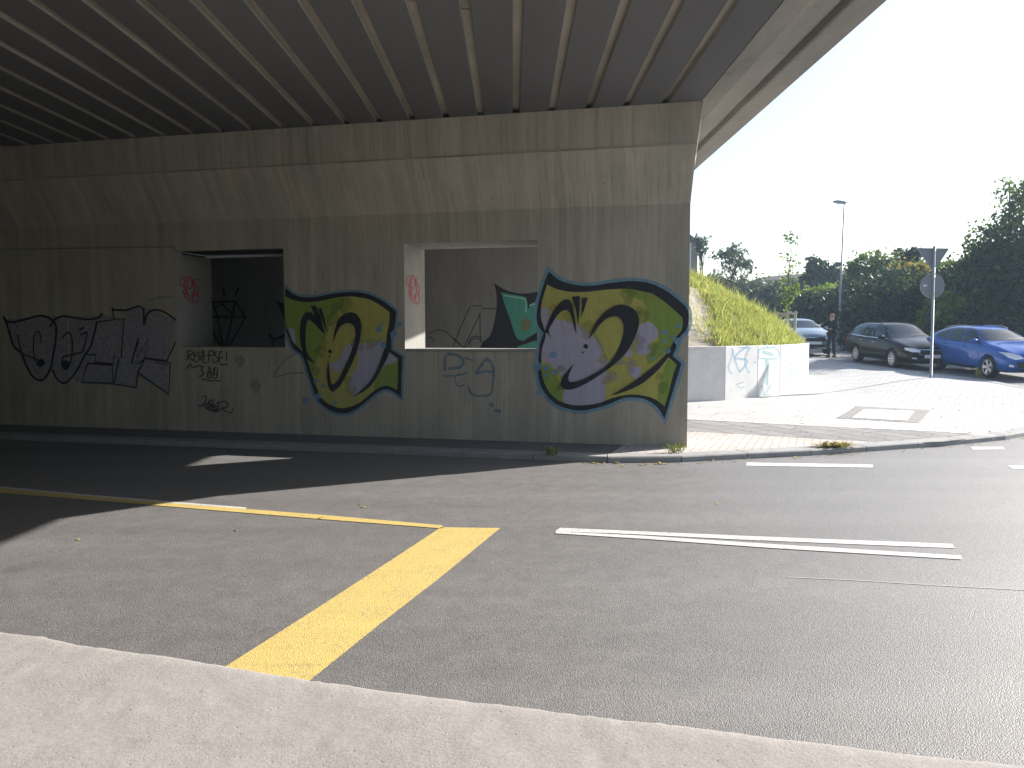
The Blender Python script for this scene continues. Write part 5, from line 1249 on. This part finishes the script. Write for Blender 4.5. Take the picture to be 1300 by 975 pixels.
scb = [(-.69, 1.085), (.69, 1.085), (.59, 1.39), (-.59, 1.39)]
wh_b = [(1.40, 0.322), (-1.28, 0.322)]
loc, hd_, zf, zr_ = place(1253, 23.3, 1188, 25.95, wh_b, .89)
c = make_car('parked_car', 'bright blue estate car with silver roof rails parked behind the sign post', M['car_blue'], blue, wh_b, 0.322, loc, hd_, sgb, scb, frb, True, 5, 0.23, .89)
c.rotation_euler[1] = math.atan2(zr_ - zf, 2.68)
loc, hd_ = ((1013 - 650) / 1000 * 34.2, 34.2, 0), R(-92)
loc = (loc[0], loc[1], rise(loc[0], loc[1]))
fr_s = dict(fr); fr_s['grille_trim'] = fr['grille_trim'][:1]
make_car('parked_car', 'silver blue hatchback with a glinting headlight, half hidden behind the grassy bank', M['car_silver'], [(x * 0.93, w * .97, a, b, c_, d) for x, w, a, b, c_, d in blue], [(1.32, 0.31), (-1.2, 0.31)], 0.31, loc, hd_, 
         dict(sgb, rail=(0.1, -1.3, .5)), [(p[0] * .97, p[1]) for p in scb], dict(fr_s, lamp=frb['lamp']), False, 7, 0.21, .865)

# ================================================================== PERSON
PY = 31.6; pw = ((1055.5 - 650) / 1000 * PY, PY); pz0 = rise(*pw)
man = empty('person', (pw[0], pw[1], pz0), label='person in dark jacket and trousers and sunglasses, one arm stretched towards the silver blue car', cat='person')
man.rotation_euler = (0, 0, R(122))            # local +y is the way the body faces
def skin(name, verts, edges, rad, m, root=0, sub=2, parent=None):
    me = bpy.data.meshes.new(name); me.from_pydata(verts, edges, []); o = bpy.data.objects.new(name, me); COL.objects.link(o)
    bm = bmesh.new(); bm.from_mesh(me); lay = bm.verts.layers.skin.verify()
    for v, r_ in zip(bm.verts, rad):
        v[lay].radius = r_ if isinstance(r_, tuple) else (r_, r_)
        v[lay].use_root = (v.index == root) or False
    bm.verts.ensure_lookup_table(); bm.verts[root][lay].use_root = True
    bm.to_mesh(me); bm.free()
    o.modifiers.new('k', 'SKIN').use_smooth_shade = True; s = o.modifiers.new('s', 'SUBSURF'); s.levels = s.render_levels = sub
    dg = bpy.context.evaluated_depsgraph_get(); me2 = bpy.data.meshes.new_from_object(o.evaluated_get(dg)); bpy.data.objects.remove(o)
    return me2
# joints: x right, y forward, z up (facing +y)
J = dict(pel=(0, 0, .93), sp=(0, .01, 1.12), ch=(0, .0, 1.32), nk=(0, .01, 1.49), hd=(0.0, .04, 1.60), ht=(0, .03, 1.70),
         hr=(.09, 0, .88), kr=(.12, .05, .48), ar=(.14, 0.0, .09), tr=(.16, .15, .035),
         hl=(-.09, 0, .88), kl=(-.10, .03, .48), al=(-.10, -.05, .09), tl=(-.11, .10, .035),
         sr=(.19, 0, 1.41), er=(.24, .27, 1.30), wr=(.20, .52, 1.27), hr2=(.19, .60, 1.265),
         sl=(-.19, 0, 1.41), el=(-.25, .05, 1.14), wl=(-.17, .28, 1.12), hl2=(-.14, .36, 1.13))
keys = list(J); ix = {k: i for i, k in enumerate(keys)}
E_ = [('pel','sp'),('sp','ch'),('ch','nk'),('nk','hd'),('hd','ht'),('pel','hr'),('hr','kr'),('kr','ar'),('ar','tr'),('pel','hl'),('hl','kl'),('kl','al'),('al','tl'),('ch','sr'),('sr','er'),('er','wr'),('wr','hr2'),('ch','sl'),('sl','el'),('el','wl'),('wl','hl2')]
Rd = dict(pel=(.13,.10), sp=(.125,.095), ch=(.14,.105), nk=.055, hd=(.075,.095), ht=(.06,.07), hr=.085, kr=.055, ar=.042, tr=.036, hl=.085, kl=.055, al=.042, tl=.036, sr=.06, er=.043, wr=.03, hr2=.026, sl=.06, el=.043, wl=.03, hl2=.026)
verts = [J[k] for k in keys]; edges = [(ix[a], ix[b]) for a, b in E_]; rads = [Rd[k] for k in keys]
# nose, ears and five fingers on each hand join the same skeleton
def add(p, r_, to):
    verts.append(p); rads.append(r_); edges.append((to, len(verts) - 1)); return len(verts) - 1
for hnd, wri in (('hr2', 'wr'), ('hl2', 'wl')):
    h = Vector(J[hnd]); d = (h - Vector(J[wri])).normalized(); s = d.cross(Vector((0, 0, 1))).normalized(); palm = add(tuple(h + d * 0.04), .022, ix[hnd])
    for k, (off, L) in enumerate(((-.03, .055), (-.01, .068), (.01, .064), (.03, .05))):
        a = add(tuple(h + d * (0.05 + L * 0.45) + s * off * 1.1 + Vector((0, 0, -.008))), .010, palm); add(tuple(h + d * (0.045 + L) + s * off * 1.2 + Vector((0, 0, -.03))), .008, a)
    a = add(tuple(h + s * -.045 + d * .02 + Vector((0, 0, -.01))), .011, ix[hnd]); add(tuple(h + s * -.06 + d * .055 + Vector((0, 0, -.02))), .009, a)
body = link('body', skin('body', verts, edges, rads, None), man, [M['skin']], True)
bm = NB()
def ell(bm, c, r_, u=16, v=10):
    n0 = len(bm.verts); g = bmesh.ops.create_uvsphere(bm, u_segments=u, v_segments=v, radius=1); vs = g['verts']; bmesh.ops.scale(bm, vec=r_, verts=vs); bmesh.ops.translate(bm, vec=c, verts=vs)
    for f in bm.faces: f.smooth = True
ell(bm, (0, .035, 1.625), (.078, .098, .115)); ell(bm, (0, .13, 1.605), (.014, .022, .026), 8, 6); ell(bm, (.078, .03, 1.61), (.012, .02, .03), 8, 6); ell(bm, (-.078, .03, 1.61), (.012, .02, .03), 8, 6); ell(bm, (0, .112, 1.556), (.026, .014, .009), 8, 6)
obj('face', bm, M['skin'], man, True)
bm = NB(); ell(bm, (0, .018, 1.65), (.085, .100, .105))
for v in list(bm.verts):
    if v.co.z < 1.635 - (0.05 if v.co.y < 0.0 else 0) or (v.co.y > 0.085 and v.co.z < 1.70): bm.verts.remove(v)
obj('hair', bm, M['hair'], man, True)
bm = NB()
for s in (-1, 1): ell(bm, (s * .035, .122, 1.632), (.032, .012, .022), 12, 8)
box(bm, -.085, .085, .115, .128, 1.638, 1.650); box(bm, -.088, -.080, .02, .12, 1.638, 1.648); box(bm, .080, .088, .02, .12, 1.638, 1.648)
obj('sunglasses', bm, M['black_plastic'], man)
def garment(name, ks, es, rr_, m, root):
    vs = [J[k] if isinstance(k, str) else k for k in ks]; link(name, skin(name, vs, es, rr_, None, root), man, [m], True)
mid = lambda a, b, t: tuple(Vector(J[a]).lerp(Vector(J[b]), t))
garment('jacket', [(0, .01, .80), (0, 0, 1.0), 'sp', 'ch', (0, .025, 1.535), 'sr', 'er', mid('er', 'wr', .93), 'sl', 'el', mid('el', 'wl', .93)],
        [(0,1),(1,2),(2,3),(3,4),(3,5),(5,6),(6,7),(3,8),(8,9),(9,10)], [(.185,.15),(.18,.145),(.18,.14),(.185,.145),(.085,.095),.092,.07,.048,.082,.062,.048], M['jacket'], 2)
garment('trousers', [(0, 0, .92), 'hr', 'kr', mid('kr', 'ar', 1.06), 'hl', 'kl', mid('kl', 'al', 1.06)], [(0,1),(1,2),(2,3),(0,4),(4,5),(5,6)], [(.15,.12),.10,.072,.062,.10,.072,.062], M['jeans'], 0)
for a, t in (('ar', 'tr'), ('al', 'tl')):
    A, T = Vector(J[a]), Vector(J[t]); q = lambda v, z: (v.x, v.y, z)
    link('shoe', skin('shoe', [q(A - (T - A) * .25, .045), q(A, .05), q(A.lerp(T, .6), .045), q(T + (T - A) * .12, .035)], [(0,1),(1,2),(2,3)], [(.04,.045),(.046,.05),(.05,.042),(.042,.032)], None, 1), man, [M['shoe']], True)

# ================================================================== CAMERA, SUN, SKY
cam = bpy.data.cameras.new('camera'); co = bpy.data.objects.new('camera', cam); COL.objects.link(co)
cam.sensor_width = 36; cam.lens = 36 * 1000 / 1300; cam.clip_end = 3000; cam.clip_start = 0.05
co.location = EYE; co.rotation_euler = (math.pi / 2 - PITCH, 0, 0); S.camera = co
SUN_AZ = math.atan2(0.88, 0.475); SUN_EL = R(29)
sv = Vector((math.sin(SUN_AZ) * math.cos(SUN_EL), math.cos(SUN_AZ) * math.cos(SUN_EL), math.sin(SUN_EL)))
sl = bpy.data.lights.new('sun', 'SUN'); so = bpy.data.objects.new('sun', sl); COL.objects.link(so)
sl.energy = 5.0; sl.angle = R(0.53); sl.color = (1.0, 0.955, 0.89)
so.rotation_euler = (-sv).to_track_quat('-Z', 'Y').to_euler(); so.location = (20, 10, 20)
wd = bpy.data.worlds.new('World'); S.world = wd; wd.use_nodes = True; nt = wd.node_tree
sky = nt.nodes.new('ShaderNodeTexSky'); sky.sky_type = 'NISHITA'; sky.sun_disc = False
sky.sun_elevation = SUN_EL; sky.sun_rotation = SUN_AZ; sky.air_density = 1.0; sky.dust_density = 1.2; sky.ozone_density = 1.0
nt.links.new(sky.outputs[0], nt.nodes['Background'].inputs[0]); nt.nodes['Background'].inputs[1].default_value = 0.095
vs_ = S.view_settings; vs_.view_transform = 'Standard'; vs_.look = 'None'; vs_.exposure = 1.25; vs_.gamma = 1; vs_.use_curve_mapping = False
S.render.film_transparent = False
S.cycles.max_bounces = 10; S.cycles.diffuse_bounces = 4; S.cycles.transparent_max_bounces = 12
S.cycles.use_denoising = True
S.cycles.sample_clamp_indirect = 6

hb_ = NB(); box(hb_, -90, 60, -25, 125, -1.2, 22)
hm = bpy.data.materials.new('haze'); hm.use_nodes = True; ht = hm.node_tree; ht.nodes.clear()
ho = ht.nodes.new('ShaderNodeOutputMaterial'); hv = ht.nodes.new('ShaderNodeVolumePrincipled'); ht.links.new(hv.outputs[0], ho.inputs['Volume'])
hv.inputs['Color'].default_value = (0.60, 0.80, 1.0, 1); hv.inputs['Density'].default_value = 0.0009; hv.inputs['Anisotropy'].default_value = 0.3
obj('haze', hb_, hm, kind='stuff')
